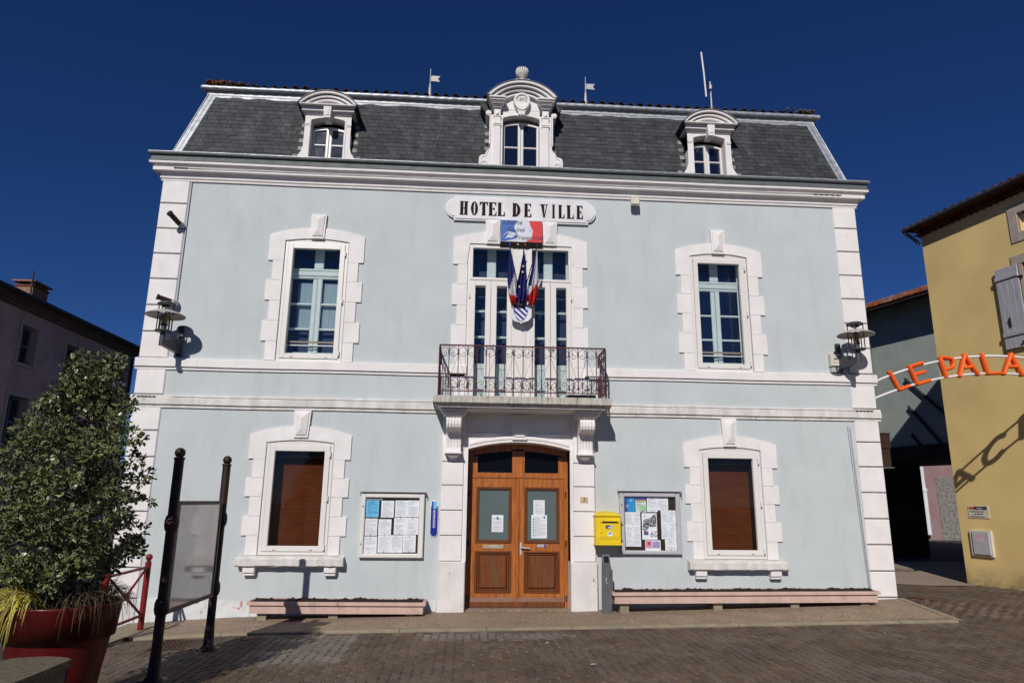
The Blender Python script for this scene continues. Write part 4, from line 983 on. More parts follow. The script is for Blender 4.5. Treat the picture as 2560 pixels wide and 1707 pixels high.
b.strip([(x, arcz(x, xc, .39, 8.965, .08)) for x in xs_], [(x, arcz(x, xc, .39, 8.942, .08)) for x in xs_], Yf-.014, Yf+.001)
b.box(xc-.36,xc+.36,Yf-.003,0,9.125,9.13); b.build('lintel', m_white, cdm)
xs_ = lin(xc-.60, xc+.60, 24); b = MB(); b.strip([(x, arcz(x, xc, .62, 9.25, .33)) for x in xs_], [(x, 9.14) for x in xs_], Yf-.004, .3); b.build('tympanum', m_white, cdm)
b = MB(); ring_arch(b, xc, .675, 9.305, .335, .61, 9.305, .29, -.31, .1); ring_arch(b, xc, .60, 9.305, .28, .53, 9.305, .235, -.26, .1); ring_arch(b, xc, .50, 9.305, .22, .44, 9.305, .18, -.20, .1); ring_arch(b, xc, .40, 9.305, .155, .34, 9.305, .12, -.15, .1)
b.build('pediment_moulding', m_white, cdm)
b = MB(); ring_arch(b, xc, .69, 9.30, .355, .675, 9.30, .34, -.325, 1.3); b.build('curved_dormer_roof', m_zinc, cdm)
b = MB(); n = 28; vs = [(xc, Yf-.10, 9.29)]
for (r, y) in ((.115,-.10),(.12,-.125),(.155,-.125),(.165,-.09),(.165,0)):
    for i in range(n): a = 2*math.pi*i/n; rz = r*1.03; vs.append((xc+r*math.cos(a), Yf+y, 9.29+rz*math.sin(a)-(.05*max(0,-math.sin(a))**2 if r > .13 else 0)))
b.add(vs, [(0, 1+i, 1+(i+1)%n) for i in range(n)]+[(1+j*n+i, 1+(j+1)*n+i, 1+(j+1)*n+(i+1)%n, 1+j*n+(i+1)%n) for j in range(4) for i in range(n)], 0, False)
b.prism([(xc-.075,8.96),(xc+.075,8.96),(xc+.065,9.05),(xc+.11,9.16),(xc-.11,9.16),(xc-.065,9.05)], Yf-.10, Yf+.01)
for dx_ in (-.045,0,.045): b.tube([(xc+dx_*1.1,Yf-.10,9.07),(xc+dx_,Yf-.115,8.97)], .018, 6)
b.build('cartouche', m_white, cdm)
text_mesh('1892', .125, xc, Yf-.102, 9.27, mat('engraved_shadow_grey',(.22,.20,.19),None,8,.8), 'date', cdm, align='CENTER', ext=.003, sx=.86)
b = MB(); b.lathe((xc,-.16,9.70), [(.0,-.02),(.10,-.02),(.10,0),(.05,.02),(.045,.07),(.06,.09)], 18)
for k in range(14):
    a = 2*math.pi*k/14; c_, s_ = math.cos(a), math.sin(a)
    b.tube([(xc+c_*.035,-.16+s_*.035,9.78),(xc+c_*.085,-.16+s_*.085,9.84),(xc+c_*.112,-.16+s_*.10,9.92),(xc+c_*.10,-.16+s_*.085,9.975)], lambda t: .017+.014*math.sin(math.pi*min(1,t+.15)), 6)
b.sphere((xc,-.16,9.88),.075,10); b.build('shell_finial', m_trimdirty, cdm)
b = MB().cbox(xc-.14,xc+.14,-.28,.0,9.655,9.69,.006); b.build('finial_base', m_white, cdm)
b = MB(); b.box(xc-.372,xc-.358,-.02,.16,7.78,8.99); b.build('reveal', m_white, cdm); b = MB(); b.box(xc+.358,xc+.372,-.02,.16,7.78,8.99); b.build('reveal', m_white, cdm)
casement(cdm, xc, .355, 7.80, 8.885, .065, .07, 8.41)
b = MB().box(xc-.37, xc+.37, .14, .15, 7.78, 9.0); b.build('backing', m_black, cdm)
for sg in (-1, 1):
    for r in range(4, rows-2, 2):
        z = Z0r+ux.z*r*SH
        if z > 9.0: continue
        p = Vector((xc+sg*.65, S0, Z0r))+ux*(r*SH)+un*.022
        b = MB(); v = [(-.05,0),(.05,0),(.05,SH*.95),(-.05,SH*.95)]
        b.add([p+Vector((q[0],0,0))+ux*q[1] for q in v]+[p+Vector((q[0],0,0))+ux*q[1]-un*.008 for q in v], [(0,1,2,3),(4,5,1,0),(5,6,2,1),(7,4,0,3)]); b.build('soaker', m_soaker, cdm)
# weather vanes and aerial
for x, lab in ((-.905,'pale metal swallowtail weather vane left of the central dormer'),(2.305,'grey metal swallowtail weather vane right of the central dormer')):
    v = thing('weather_vane', (x,.5,9.6), lab, 'weather vane', 'weather vanes on the roof')
    b = MB().cyl((x,.5,9.6),(x,.5,9.94),.045,10,.022).sphere((x,.5,9.95),.028,10).cyl((x,.5,9.95),(x,.5,10.34),.012,8,.006); b.build('spike', m_lgrey, v)
    b = MB(); b.prism([(x+.015,10.06),(x+.20,10.05),(x+.155,10.115),(x+.20,10.18),(x+.015,10.18)], .497, .503); b.build('pennant', mat('vane_metal',(.62,.52,.42),(.5,.45,.4),6,.5) if x < 0 else m_lgrey, v)
v = thing('roof_aerial', (5.5,2,9.7), 'thin leaning metal aerial on a mast above the right dormer', 'aerial')
b = MB().cyl((5.575,2,9.9),(5.565,2,11.42),.020,8).cyl((5.555,1.97,11.2),(5.555,1.97,11.3),.04,8); b.build('mast', m_lgrey, v)
b = MB().cyl((5.375,1.95,12.17),(5.42,1.97,11.6),.022,8,mi=0).cyl((5.42,1.97,11.6),(5.445,1.98,11.0),.022,8,mi=0); b.build('rod', m_board, v)
b = MB(); b.prism([(5.42,11.61),(5.53,11.28),(5.555,11.15),(5.54,11.12),(5.46,11.35)], 1.96, 1.975); b.build('bracket_arm', m_black, v)

# ================================================================== SIGN ON THE FACADE
t = thing('town_hall_sign', (.945,-.06,7.06), 'long white HOTEL DE VILLE board with rounded ends under the cornice', 'sign')
def sign_poly(e):
    p = [(-.29-e*.3,6.84-e)]; xl, xr, zc = -.30, 2.19, 7.045
    pts = [(xl-e,6.825-e),(xr+e,6.825-e),(xr+e,6.865-e)]
    for i in range(13):
        a = -math.pi/2+math.pi*i/12; pts.append((xr+.02+(.135+e)*math.cos(a), zc+(.17+e)*math.sin(a)))
    pts += [(xr+e,7.225+e),(xr+e,7.265+e),(xl-e,7.265+e),(xl-e,7.225+e)]
    for i in range(13):
        a = math.pi/2+math.pi*i/12; pts.append((xl-.02+(.135+e)*math.cos(a), zc+(.17+e)*math.sin(a)))
    pts += [(xl-e,6.865-e)]
    return pts
b = MB(); b.prism(sign_poly(.022), -.05, 0); b.build('sign_backboard', m_board, t)
b = MB(); b.prism(sign_poly(-.008), -.066, -.051); b.build('sign_face', m_board, t)
def letter(ch, x0, x1, z0, z1):
    w, h = x1-x0, z1-z0; P = []; sw = min(.060, w*.42); th = .014
    def X(u): return x0+u
    def rect(a, c, d, e): P.append([(x0+a,z0+d),(x0+c,z0+d),(x0+c,z0+e),(x0+a,z0+e)])
    def serif(a, c): # thin serifs with bracketed ends at foot and head of a stem
        P.append([(x0+a-.012,z0),(x0+c+.012,z0),(x0+c,z0+.022),(x0+a,z0+.022)]); P.append([(x0+a,z0+h-.022),(x0+c,z0+h-.022),(x0+c+.012,z0+h),(x0+a-.012,z0+h)])
    def stem(a, c): rect(a, c, .022, h-.022); serif(a, c)
    if ch == 'H': stem(.012,.012+sw*.95); stem(w-.012-sw*.95,w-.012); rect(.012+sw*.95, w-.012-sw*.95, h*.47, h*.47+th)
    if ch == 'I': stem((w-sw)/2,(w+sw)/2)
    if ch == 'T': a=(w-sw)/2; rect(a,a+sw,.022,h-th); P.append([(x0+a-.012,z0),(x0+a+sw+.012,z0),(x0+a+sw,z0+.022),(x0+a,z0+.022)]); rect(0,w,h-th,h); P.append([(x0,z0+h-.075),(x0+.006,z0+h-.075),(x0+.04,z0+h-th),(x0,z0+h-th)]); P.append([(x0+w-.006,z0+h-.075),(x0+w,z0+h-.075),(x0+w,z0+h-th),(x0+w-.04,z0+h-th)])
    if ch in 'EL':
        stem(.012,.012+sw); rect(.012+sw,w,0,th); P.append([(x0+w-.035,z0+th),(x0+w-.002,z0+th),(x0+w,z0+.085),(x0+w-.008,z0+.085)])
    if ch == 'E':
        rect(.012+sw,w-.008,h-th,h); P.append([(x0+w-.043,z0+h-th),(x0+w-.016,z0+h-.07),(x0+w-.008,z0+h-.07),(x0+w-.008,z0+h-th)]); rect(.012+sw,w*.72,h*.49,h*.49+th); P.append([(x0+w*.72-.02,z0+h*.49),(x0+w*.72,z0+h*.40),(x0+w*.72+.008,z0+h*.40),(x0+w*.72+.008,z0+h*.60),(x0+w*.72,z0+h*.60),(x0+w*.72-.02,z0+h*.49+th)])
    if ch in 'OD':
        n = 20; cx_, cz_ = (x0+w/2, z0+h/2) if ch == 'O' else (x0+.05, z0+h/2)
        rx, ry = (w/2, h/2+.004) if ch == 'O' else (w-.05, h/2); ix = rx-sw*.95 if ch == 'O' else rx-sw; iy = ry-th
        rng = range(n) if ch == 'O' else range(n//2)
        for i in rng:
            a0 = 2*math.pi*i/n-(math.pi/2 if ch == 'D' else 0); a1 = 2*math.pi*(i+1)/n-(math.pi/2 if ch == 'D' else 0)
            P.append([(cx_+ix*math.cos(a0),cz_+iy*math.sin(a0)),(cx_+rx*math.cos(a0),cz_+ry*math.sin(a0)),(cx_+rx*math.cos(a1),cz_+ry*math.sin(a1)),(cx_+ix*math.cos(a1),cz_+iy*math.sin(a1))])
        if ch == 'D': stem(.012,.012+sw)
    if ch == 'V':
        P.append([(x0+w*.5-.012,z0),(x0+w*.5+.012,z0),(x0+w*.12+sw,z0+h-.014),(x0+w*.12,z0+h-.014)]); P.append([(x0+w*.5,z0),(x0+w*.5+.014,z0),(x0+w*.88+.004,z0+h-.014),(x0+w*.88-.012,z0+h-.014)])
        P.append([(x0,z0+h-.014),(x0+w*.14+sw+.02,z0+h-.014),(x0+w*.14+sw+.02,z0+h),(x0,z0+h)]); P.append([(x0+w*.72,z0+h-.014),(x0+w,z0+h-.014),(x0+w,z0+h),(x0+w*.72,z0+h)])
    return P
LT = [(-.217,-.057),(-.007,.127),(.156,.314),(.324,.477),(.492,.635),(.771,.927),(.992,1.135),(1.298,1.447),(1.506,1.602),(1.642,1.766),(1.801,1.941),(1.988,2.115)]
for ch, (a, c) in zip('HOTELDEVILLE', LT):
    b = MB()
    for i, pl in enumerate(letter(ch, a, c, 6.905, 7.175)): b.prism(pl, -.074-.0002*(i % 4), -.066)
    b.build('letter', m_maroon, t)
# tricolour panel
t = thing('tricolour_panel', (.94,-.1,6.58), 'blue white and red panel reading Liberté Egalité Fraternité between two keystones', 'sign')
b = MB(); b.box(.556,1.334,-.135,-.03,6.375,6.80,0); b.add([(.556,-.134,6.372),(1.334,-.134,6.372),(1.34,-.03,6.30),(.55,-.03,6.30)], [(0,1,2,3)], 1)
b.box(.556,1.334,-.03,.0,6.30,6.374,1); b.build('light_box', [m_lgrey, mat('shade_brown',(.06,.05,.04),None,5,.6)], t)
x0, x1, z0, z1 = .558, 1.332, 6.378, 6.798; w, h = x1-x0, z1-z0
def U(p): return (x0+p[0]*w, z0+p[1]*h)
def flat(polys, y, mt, name, par): 
    b = MB()
    for pl in polys: b.prism([U(p) for p in pl], y-.001, y)
    return b.build(name, mt, par)
flat([[(0,0),(1,0),(1,1),(0,1)]], -.136, mat('panel_white',(.66,.67,.74),None,5,.4), 'panel_white', t)
flat([[(0,0),(.13,.02),(.22,.08),(.30,.05),(.38,.18),(.40,.35),(.33,.55),(.33,.75),(.40,.98),(.40,1),(0,1)]], -.1375, mat('panel_blue',(.035,.12,.42),None,5,.4), 'panel_blue', t)
flat([[(.60,0),(1,0),(1,1),(.70,1),(.68,.93),(.72,.86),(.70,.80),(.74,.68),(.78,.50),(.755,.42),(.775,.36),(.74,.27),(.75,.17),(.64,.07)]], -.1375, mat('panel_red',(.68,.035,.035),None,5,.4), 'panel_red', t)
flat([[(.04,.20),(.10,.36),(.17,.46),(.26,.47),(.36,.38),(.37,.30),(.30,.28),(.22,.30),(.20,.40),(.16,.42),(.12,.36)],[(.10,.12),(.20,.38),(.26,.30),(.33,.24),(.25,.16),(.20,.20)],[(.12,.02),(.20,.04),(.30,.10),(.42,.20),(.44,.12),(.34,.02)]], -.139, mat('panel_white2',(.66,.67,.74),None,5,.4), 'profile_white', t)
for s, px, pz in (('Liberté',.045,.81),('Egalité',.15,.47),('?',.69,.47),('Fraternité',.345,.11)):
    text_mesh(s, .112 if s != '?' else .07, x0+px*w, -.140, z0+pz*h, m_printd, 'lettering', t, shear=.25, ext=.0005, sx=1.12)
for dx_, col in ((.23,(.05,.05,.9)),(.42,(.8,.5,.2)),(.60,(.8,.05,.03))):
    b = MB().sphere((x0+dx_*w,-.095,6.343),.012,8); b.build('indicator_light', emit('led', col, .8), t)

# ================================================================== FLAGS AND CREST
t = thing('crest_shield', (.95,-.18,5.05), 'white crest shield with dark blue diagonal stripes below the flags', 'shield')
def shield(x0, x1, zt, zc, zb): 
    xm = (x0+x1)/2; return [(x0,zc),(x0+.04*(x1-x0),zc-.06*(zt-zb)),(x0+.18*(x1-x0),zc-(zc-zb)*.62),(xm-.03,zc-(zc-zb)*.80),(xm,zb),(xm+.03,zc-(zc-zb)*.80),(x1-.18*(x1-x0),zc-(zc-zb)*.62),(x1-.04*(x1-x0),zc-.06*(zt-zb)),(x1,zc),(x1,zt),(x0,zt)]
b = MB(); b.prism(shield(.755,1.135,5.275,4.93,4.80), -.19, -.165); b.build('shield_plate', m_board, t)
b = MB(); b.cyl((.95,-.02,5.0),(.95,-.165,5.0),.03,8).box(.93,.97,-.165,-.02,5.1,5.14); b.build('wall_mount', m_ironp, t)
def inside(x, z):
    if z > 5.15: return False
    tt = (5.15-z)/.31; hw = .132*(1-max(0,(tt-.15)/.85)**2.0)**.6 if tt < 1 else 0
    return abs(x-.94) < hw
b = MB(); N = 44
for k in range(-4, 5):                                             # blue bend stripes clipped to the small shield
    c0 = k*.104
    rowv = []
    for i in range(N+1):
        x = .80+.28*i/N; zc_ = 5.03-(x-.94)*.92+c0
        lo, hi = zc_-.026, zc_+.026
        tt = [z for z in lin(lo, hi, 9) if inside(x, z)]
        rowv.append((x, min(tt), max(tt)) if len(tt) > 1 else None)
    for p, q in zip(rowv, rowv[1:]):
        if p and q: b.add([(p[0],-.1915,p[1]),(q[0],-.1915,q[1]),(q[0],-.1915,q[2]),(p[0],-.1915,p[2])], [(0,1,2,3)])
b.build('stripe', m_enamel, t)
pts = [(.94+s_*.132*(1-max(0,(u-.15)/.85)**2.0)**.6, -.192, 5.15-.31*u) for s_, rng in ((-1, lin(0,1,12)), (1, lin(1,0,12))) for u in rng]
b = MB(); b.tube(pts, .004, 5, closed=True); b.build('shield_outline', m_enamel, t)

def flag(name, label, tip, base, L, Rr, colfn, mats, ball=False):
    """cloth hanging round a slanting pole; L and Rr are left/right outlines from the top down (x, z)"""
    t = thing(name, base, label, 'flag', 'flags above the crest')
    b = MB(); b.cyl(base, tip, .009, 8); tv = Vector(tip)-Vector(base); tv.normalize()
    e = Vector(tip); b.cyl(e, e+tv*.05, .013, 8, .002)
    if ball: b.sphere(e+tv*.03, .022, 8)
    b.build('pole', m_ironp, t)
    n, m_ = 34, 26
    def at(P, u):
        f = u*(len(P)-1); i = min(int(f), len(P)-2); g_ = f-i; return P[i][0]+(P[i+1][0]-P[i][0])*g_, P[i][1]+(P[i+1][1]-P[i][1])*g_
    vs = []
    for j in range(m_+1):
        u = j/m_; (xl, zl), (xr, zr_) = at(L, u), at(Rr, u); w_ = xr-xl
        for i in range(n+1):
            s = i/n; yb_ = base[1]+(tip[1]-base[1])*max(0,(1-u))*.95-.03
            fold = math.sin(s*17+u*2.5)*.045*min(1, w_/.12)*(.4+u*.8)+math.sin(s*7-u*3)*.03*u
            vs.append((xl+w_*s+.010*math.sin(s*21+u*5)*u, yb_-fold-.02, zl+(zr_-zl)*s+.012*math.sin(s*13)*u*u))
    b = MB(); F = []
    for j in range(m_):
        for i in range(n):
            b.add([], []); F.append((j*(n+1)+i, (j+1)*(n+1)+i, (j+1)*(n+1)+i+1, j*(n+1)+i+1))
    b.v = vs
    for q, f in enumerate(F): b.f.append(f); b.mi.append(colfn((q % n+.5)/n, (q//n+.5)/m_)); b.sm.append(True)
    b.build('cloth', mats, t)
    return t
base = (.945,-.20,5.20)
FM = [m_blue, m_fwhite, m_fred]
flag('french_flag','folded blue white and red flag hanging on the left of the three',(.709,-.52,6.12),base,[(.705,6.07),(.69,5.85),(.67,5.55),(.70,5.30),(.745,5.15),(.78,5.12)],[(.712,6.07),(.78,5.86),(.825,5.62),(.862,5.40),(.868,5.25),(.85,5.17)],
     lambda s, u: 0 if u < .40+.22*(1-s)-.05 else (1 if u < .66+.22*(s-.3) else 2), FM)
flag('french_flag','folded blue white and red flag hanging on the right with a spear tip',(1.195,-.52,6.14),base,[(1.185,6.08),(1.12,5.84),(1.07,5.58),(1.03,5.32),(1.03,5.22),(1.12,5.12)],[(1.197,6.08),(1.215,5.80),(1.235,5.55),(1.238,5.38),(1.215,5.22),(1.16,5.10)],
     lambda s, u: 0 if (u < .50 and s < .45-.5*max(0,u-.2)) else (1 if u < .42+.30*(1-s) else 2), FM, True)
f = flag('european_flag','folded deep blue european flag with pale yellow stars between the two french flags',(.955,-.56,6.12),base,[(.953,6.05),(.91,5.82),(.875,5.62),(.84,5.45),(.85,5.30),(.865,5.18)],[(.960,6.05),(1.00,5.86),(1.02,5.70),(1.045,5.50),(1.035,5.30),(1.01,5.16)], lambda s, u: 0, [m_eu])
for x, z, y in ((.945,5.76,-.545),(.94,5.66,-.52),(.895,5.42,-.41)):
    b = MB(); P_ = [(x+(.024 if k % 2 == 0 else .010)*math.sin(k*math.pi/5), z+(.026 if k % 2 == 0 else .011)*math.cos(k*math.pi/5)) for k in range(10)][::-1]
    b.prism(P_, y-.002, y); b.build('star', m_star, f)
t = thing('bare_flag_pole', base, 'short dark flag pole tip showing beside the blue flag', 'flag pole')
b = MB().cyl(base, (1.005,-.45,5.86), .009, 8).sphere((1.006,-.455,5.88),.016,8); b.build('pole', m_ironp, t)
t = thing('flag_holder', (.945,-.2,5.18), 'dark tangled flag holder fixed to the top of the crest', 'flag holder')
b = MB(); random.seed(4)
for k in range(9):
    a = random.uniform(0, 6.28); b.cyl((.945+.05*math.cos(a),-.24+.02*math.sin(a),5.13),(.945+.09*math.cos(a)*random.uniform(.5,1),-.26,5.13+random.uniform(.03,.10)),.016,6,.010)
b.box(.88,1.01,-.24,-.19,5.12,5.18); b.build('holder', m_ironp, t)

# ================================================================== WALL LAMPS, CAMERAS
def wall_lamp(xc, label):
    t = thing('wall_lamp', (xc,0,4.3), label, 'wall lamp', 'wall lamps on the town hall'); Y = -.50
    ax = xc+.10 if xc < 0 else xc-.10
    b = MB(); b.box(ax-.045, ax+.045, -.06, -.027, 4.07, 4.62); b.build('wall_plate', m_lampd, t)
    b = MB(); vs = [(xc-.03,Y+.03,4.17),(xc+.03,Y+.03,4.17),(ax+.045,-.06,4.12),(ax-.045,-.06,4.12),(xc-.03,Y+.03,4.27),(xc+.03,Y+.03,4.27),(ax+.045,-.06,4.40),(ax-.045,-.06,4.40)]
    b.add(vs, [(0,1,5,4),(1,2,6,5),(2,3,7,6),(3,0,4,7),(4,5,6,7),(3,2,1,0)]); b.build('arm', m_lampd, t)
    b = MB(); b.cyl((xc,Y,4.165),(xc,Y,4.39),.048,16); b.lathe((xc,Y,4.40),[(0,0),(.135,0),(.14,.012),(.135,.022),(0,.022)],24); b.build('lamp_base', m_lampd, t)
    for k in range(4):
        a = math.pi/4+k*math.pi/2+.15; b = MB().cyl((xc+.128*math.cos(a),Y+.128*math.sin(a),4.42),(xc+.128*math.cos(a),Y+.128*math.sin(a),4.885),.010,6); b.build('rod', m_lampd, t)
    b = MB(); b.lathe((xc,Y,0),[(.130,4.735),(.135,4.75),(.22,4.72),(.308,4.68),(.315,4.676),(.311,4.69),(.22,4.735),(.135,4.765),(.125,4.765),(.125,4.745),(.130,4.735)],40); b.build('disc_shade', m_lamph, t)
    b = MB(); b.lathe((xc,Y,4.735),[(.125,0),(.145,.0),(.145,.02),(.125,.02)],28); b.lathe((xc,Y,4.87),[(0,.03),(.10,.025),(.145,.0),(.145,.018),(.10,.045),(0,.05)],28); b.lathe((xc,Y,4.83),[(0,0),(.07,0),(.05,.04),(0,.05)],18); b.build('top_cap', m_lampd, t)
    b = MB(); b.lathe((xc,Y,4.43),[(.088,0),(.088,.30)],24); b.build('glass_cylinder', m_glassc, t)
    b = MB(); b.cyl((xc,Y,4.425),(xc,Y,4.51),.045,14,mi=0).lathe((xc,Y,4.51),[(.05,0),(.058,.02),(.05,.03)],14,0).cyl((xc,Y,4.54),(xc,Y,4.70),.05,14,.055,1); b.build('bulb', [m_lampd, m_amber], t)
wall_lamp(-5.10, 'grey wall lamp with a flat disc shade at the left corner of the town hall')
wall_lamp(6.975, 'grey wall lamp with a flat disc shade at the right corner of the town hall')
t = thing('security_camera', (-5.24,-.1,6.5), 'dark bullet security camera high on the left quoins', 'security camera')
b = MB().cyl((-5.22,-.026,6.49),(-5.22,-.09,6.49),.055,14).sphere((-5.22,-.10,6.50),.052,12); b.build('mount', m_lgrey, t)
b = MB().cyl((-5.23,-.13,6.49),(-5.33,-.30,6.60),.046,14).cyl((-5.33,-.30,6.60),(-5.345,-.33,6.615),.054,14,mi=0); b.build('body', m_ironp, t)
t = thing('security_camera', (-5.16,-.1,5.02), 'dark bullet security camera just above the left wall lamp', 'security camera')
b = MB().cyl((-5.16,-.026,5.03),(-5.16,-.12,5.03),.06,14).sphere((-5.165,-.13,5.03),.058,12); b.build('mount', m_lgrey, t)
b = MB().cyl((-5.19,-.16,5.03),(-5.36,-.27,5.07),.044,14).cyl((-5.36,-.27,5.07),(-5.38,-.285,5.075),.052,14); b.build('body', m_ironp, t)
t = thing('wall_sensor_box', (3.1,-.12,7.27), 'small ivory box on a bracket under the cornice right of the sign', 'sensor')
b = MB(); b.cbox(3.02,3.185,-.20,-.14,7.19,7.345,.015); b.cbox(3.03,3.175,-.145,-.09,7.20,7.355,.004); b.build('housing', m_ivory, t)
b = MB().box(3.08,3.12,-.12,0,7.23,7.27).cyl((3.095,-.165,7.19),(3.095,-.165,7.165),.012,8); b.build('bracket', m_grey, t)
t = thing('meter_box', (6.79,-.05,4.25), 'white utility box with loose cables beside the right wall lamp', 'utility box')
b = MB(); b.cbox(6.69,6.875,-.10,0,4.19,4.415,.01,0).box(6.75,6.83,-.102,-.099,4.305,4.335,1).box(6.72,6.86,-.102,-.099,4.245,4.25,2); b.build('cabinet', [m_ivory, m_grey, m_redpr], t)
b = MB(); b.cbox(6.70,6.78,-.09,0,4.075,4.165,.008).cbox(6.82,6.87,-.08,0,4.09,4.17,.008); b.build('junction_box', m_lgrey, t)
b = MB(); b.tube([(6.74,-.08,4.08),(6.76,-.1,4.05),(6.80,-.09,4.07),(6.84,-.1,4.05),(6.90,-.07,4.10),(6.93,-.05,4.2),(6.93,-.05,4.4)],.008,6).tube([(6.78,-.09,4.16),(6.83,-.1,4.11),(6.88,-.08,4.03),(6.97,-.06,4.06)],.007,6).tube([(6.70,-.09,4.06),(6.78,-.1,4.045),(6.86,-.1,4.048)],.012,6); b.build('loose_cable', m_ironp, t)

# ================================================================== NOTICE BOARDS
random.seed(21)
def paper_print(par, x0, x1, z0, z1, y, mt, style='text'):
    b = MB(); w, h = x1-x0, z1-z0; z = z1-h*.10; k = 0
    while z > z0+h*.08:
        ln = random.random()
        if ln > .12:
            a = x0+w*.12; c = a+w*(.76 if ln > .35 else random.uniform(.25,.6)); b.add([(a,y,z-.0015),(c,y,z-.0015),(c,y,z+.0010),(a,y,z+.0010)], [(0,1,2,3)])
        z -= .0125
    if b.f: b.build('print', mt, par)
def notice(x0, x1, z0, z1, y, label, mt=None, tilt=0, grp='notices in the boards', prt=None, y2=None, pins=True):
    t = thing('notice', ((x0+x1)/2, y, (z0+z1)/2), label, 'notice', grp)
    b = MB(); cx_, cz_ = (x0+x1)/2, (z0+z1)/2
    K = 5; vs = []
    for j in range(K+1):
        for i in range(K+1):
            vs.append((x0+(x1-x0)*i/K, y-.003-.004*math.sin(i*1.3+j*.9+x0*9)*(.5 if 0<i<K else 1), z0+(z1-z0)*j/K))
    b.add(vs, [(j*(K+1)+i, j*(K+1)+i+1, (j+1)*(K+1)+i+1, (j+1)*(K+1)+i) for j in range(K) for i in range(K)])
    b.build('sheet', mt or m_paper, t)
    paper_print(t, x0, x1, z0, z1, y-.009, prt or m_print)
    if pins:
        b = MB()
        for px, pz in (((x0+x1)/2, z1-.015), ((x0+x1)/2, z0+.012)): b.cyl((px,y-.014,pz),(px,y-.003,pz),.006,8)
        b.build('pin', m_printd, t)
    return t
def board(x0, x1, z0, z1, label, i0, i1, j0, j1, fm):
    t = thing('notice_board', ((x0+x1)/2, -.05, (z0+z1)/2), label, 'notice board', 'notice boards beside the entrance')
    b = MB().box(x0+.02, x1-.02, -.028, -.001, z0+.02, z1-.02); b.build('backing', m_brownback, t)
    b = MB(); w = .055
    b.cbox(x0, i0, -.085, -.001, z0, z1, .012); b.cbox(i1, x1, -.085, -.001, z0, z1, .012); b.cbox(i0, i1, -.085, -.001, z0, j0, .012); b.cbox(i0, i1, -.085, -.001, j1, z1, .012); b.build('frame', fm, t)
    b = MB(); b.box(x0-.025, x1+.025, -.115, 0, z1+.004, z1+.016).box(x0-.025,x0-.018,-.115,-.08,z1-.05,z1+.004).box(x1+.018,x1+.025,-.115,-.08,z1-.05,z1+.004); b.build('hood', m_grey, t)
    b = MB().box(i0, i1, -.066, -.063, j0, j1); b.build('pane', m_glassc, t)
    for z in (z0+.22, z1-.22):
        b = MB().cyl((x0+.03,-.095,z),(x0+.03,-.085,z),.011,8); b.build('lock', m_ironp, t)
    return t
board(-1.705,-.655,.765,1.815,'white framed notice board left of the entrance filled with typed sheets',-1.64,-.74,.835,1.735,m_frame)
board(2.685,3.745,.845,1.88,'grey framed notice board right of the entrance with coloured posters',2.765,3.67,.91,1.80,m_lgrey)
LP = [((-1.633,-1.366,1.698,1.717),'narrow white strip above the light blue sheet in the left board',None),
 ((-1.63,-1.418,1.415,1.689),'light blue sheet at the top left of the left board',m_cyan),
 ((-1.378,-1.165,1.412,1.687),'white sheet right of the light blue sheet in the left board',None),
 ((-1.145,-.949,1.421,1.694),'white sheet third along the top row of the left board',None),
 ((-.949,-.746,1.423,1.697),'white sheet at the top right corner of the left board',None),
 ((-1.642,-1.428,1.118,1.394),'white sheet directly below the light blue sheet in the left board',None),
 ((-1.409,-1.197,1.126,1.384),'long white sheet second along the middle row of the left board',None),
 ((-1.152,-.949,1.136,1.412),'white sheet third along the middle row of the left board',None),
 ((-.949,-.748,1.14,1.412),'white sheet at the right end of the middle row of the left board',None),
 ((-1.643,-1.421,.838,1.105),'white sheet with pale blue heading at the bottom left of the left board',None),
 ((-1.406,-1.205,.85,1.122),'white sheet second along the bottom row of the left board',None),
 ((-1.203,-.998,.848,1.127),'white sheet third along the bottom row of the left board',None),
 ((-.992,-.779,.856,1.132),'slightly tilted white sheet at the bottom right of the left board',None)]
for (a, c, d, e), lab, mt in LP: notice(a, c, d, e, -.03, lab, mt, prt=(m_bluep if mt is m_cyan else m_print), pins=(e-d > .1))
RP = [((2.783,2.955,1.554,1.794),'bright blue poster at the top left of the right board',mat('bright_blue_paper',(.03,.36,.72),None,9,.7),m_bluep),
 ((2.969,3.158,1.541,1.797),'blue green and orange leaflet second along the top of the right board',mat('pale_leaflet',(.62,.66,.64),None,9,.7),m_green),
 ((3.172,3.356,1.547,1.79),'white sheet right of the coloured leaflet in the right board',None,None),
 ((3.358,3.543,1.576,1.792),'white sheet at the top right of the right board',None,None),
 ((2.785,2.914,1.333,1.543),'white sheet below the bright blue poster in the right board',None,None),
 ((2.917,3.047,1.334,1.544),'white sheet left of the top of the grey photo poster',None,None),
 ((2.783,2.912,.973,1.331),'tall white sheet at the lower left of the right board',None,None),
 ((2.915,3.047,.972,1.331),'tall white sheet left of the 60 figure on the photo poster',None,None),
 ((3.409,3.541,1.376,1.574),'white sheet right of the grey photo poster near its top',None,None),
 ((3.544,3.668,1.378,1.578),'curling white sheet by the right frame of the right board',None,None),
 ((3.41,3.541,1.098,1.374),'white sheet right of the grey photo poster near its foot',None,None),
 ((3.544,3.667,1.096,1.376),'white sheet by the right frame level with the 60 figure',None,None),
 ((3.466,3.666,.915,1.094),'white sheet at the bottom right corner of the right board',None,None)]
for (a, c, d, e), lab, mt, pr in RP: notice(a, c, d, e, -.03, lab, mt, prt=pr, pins=(c-a > .15))
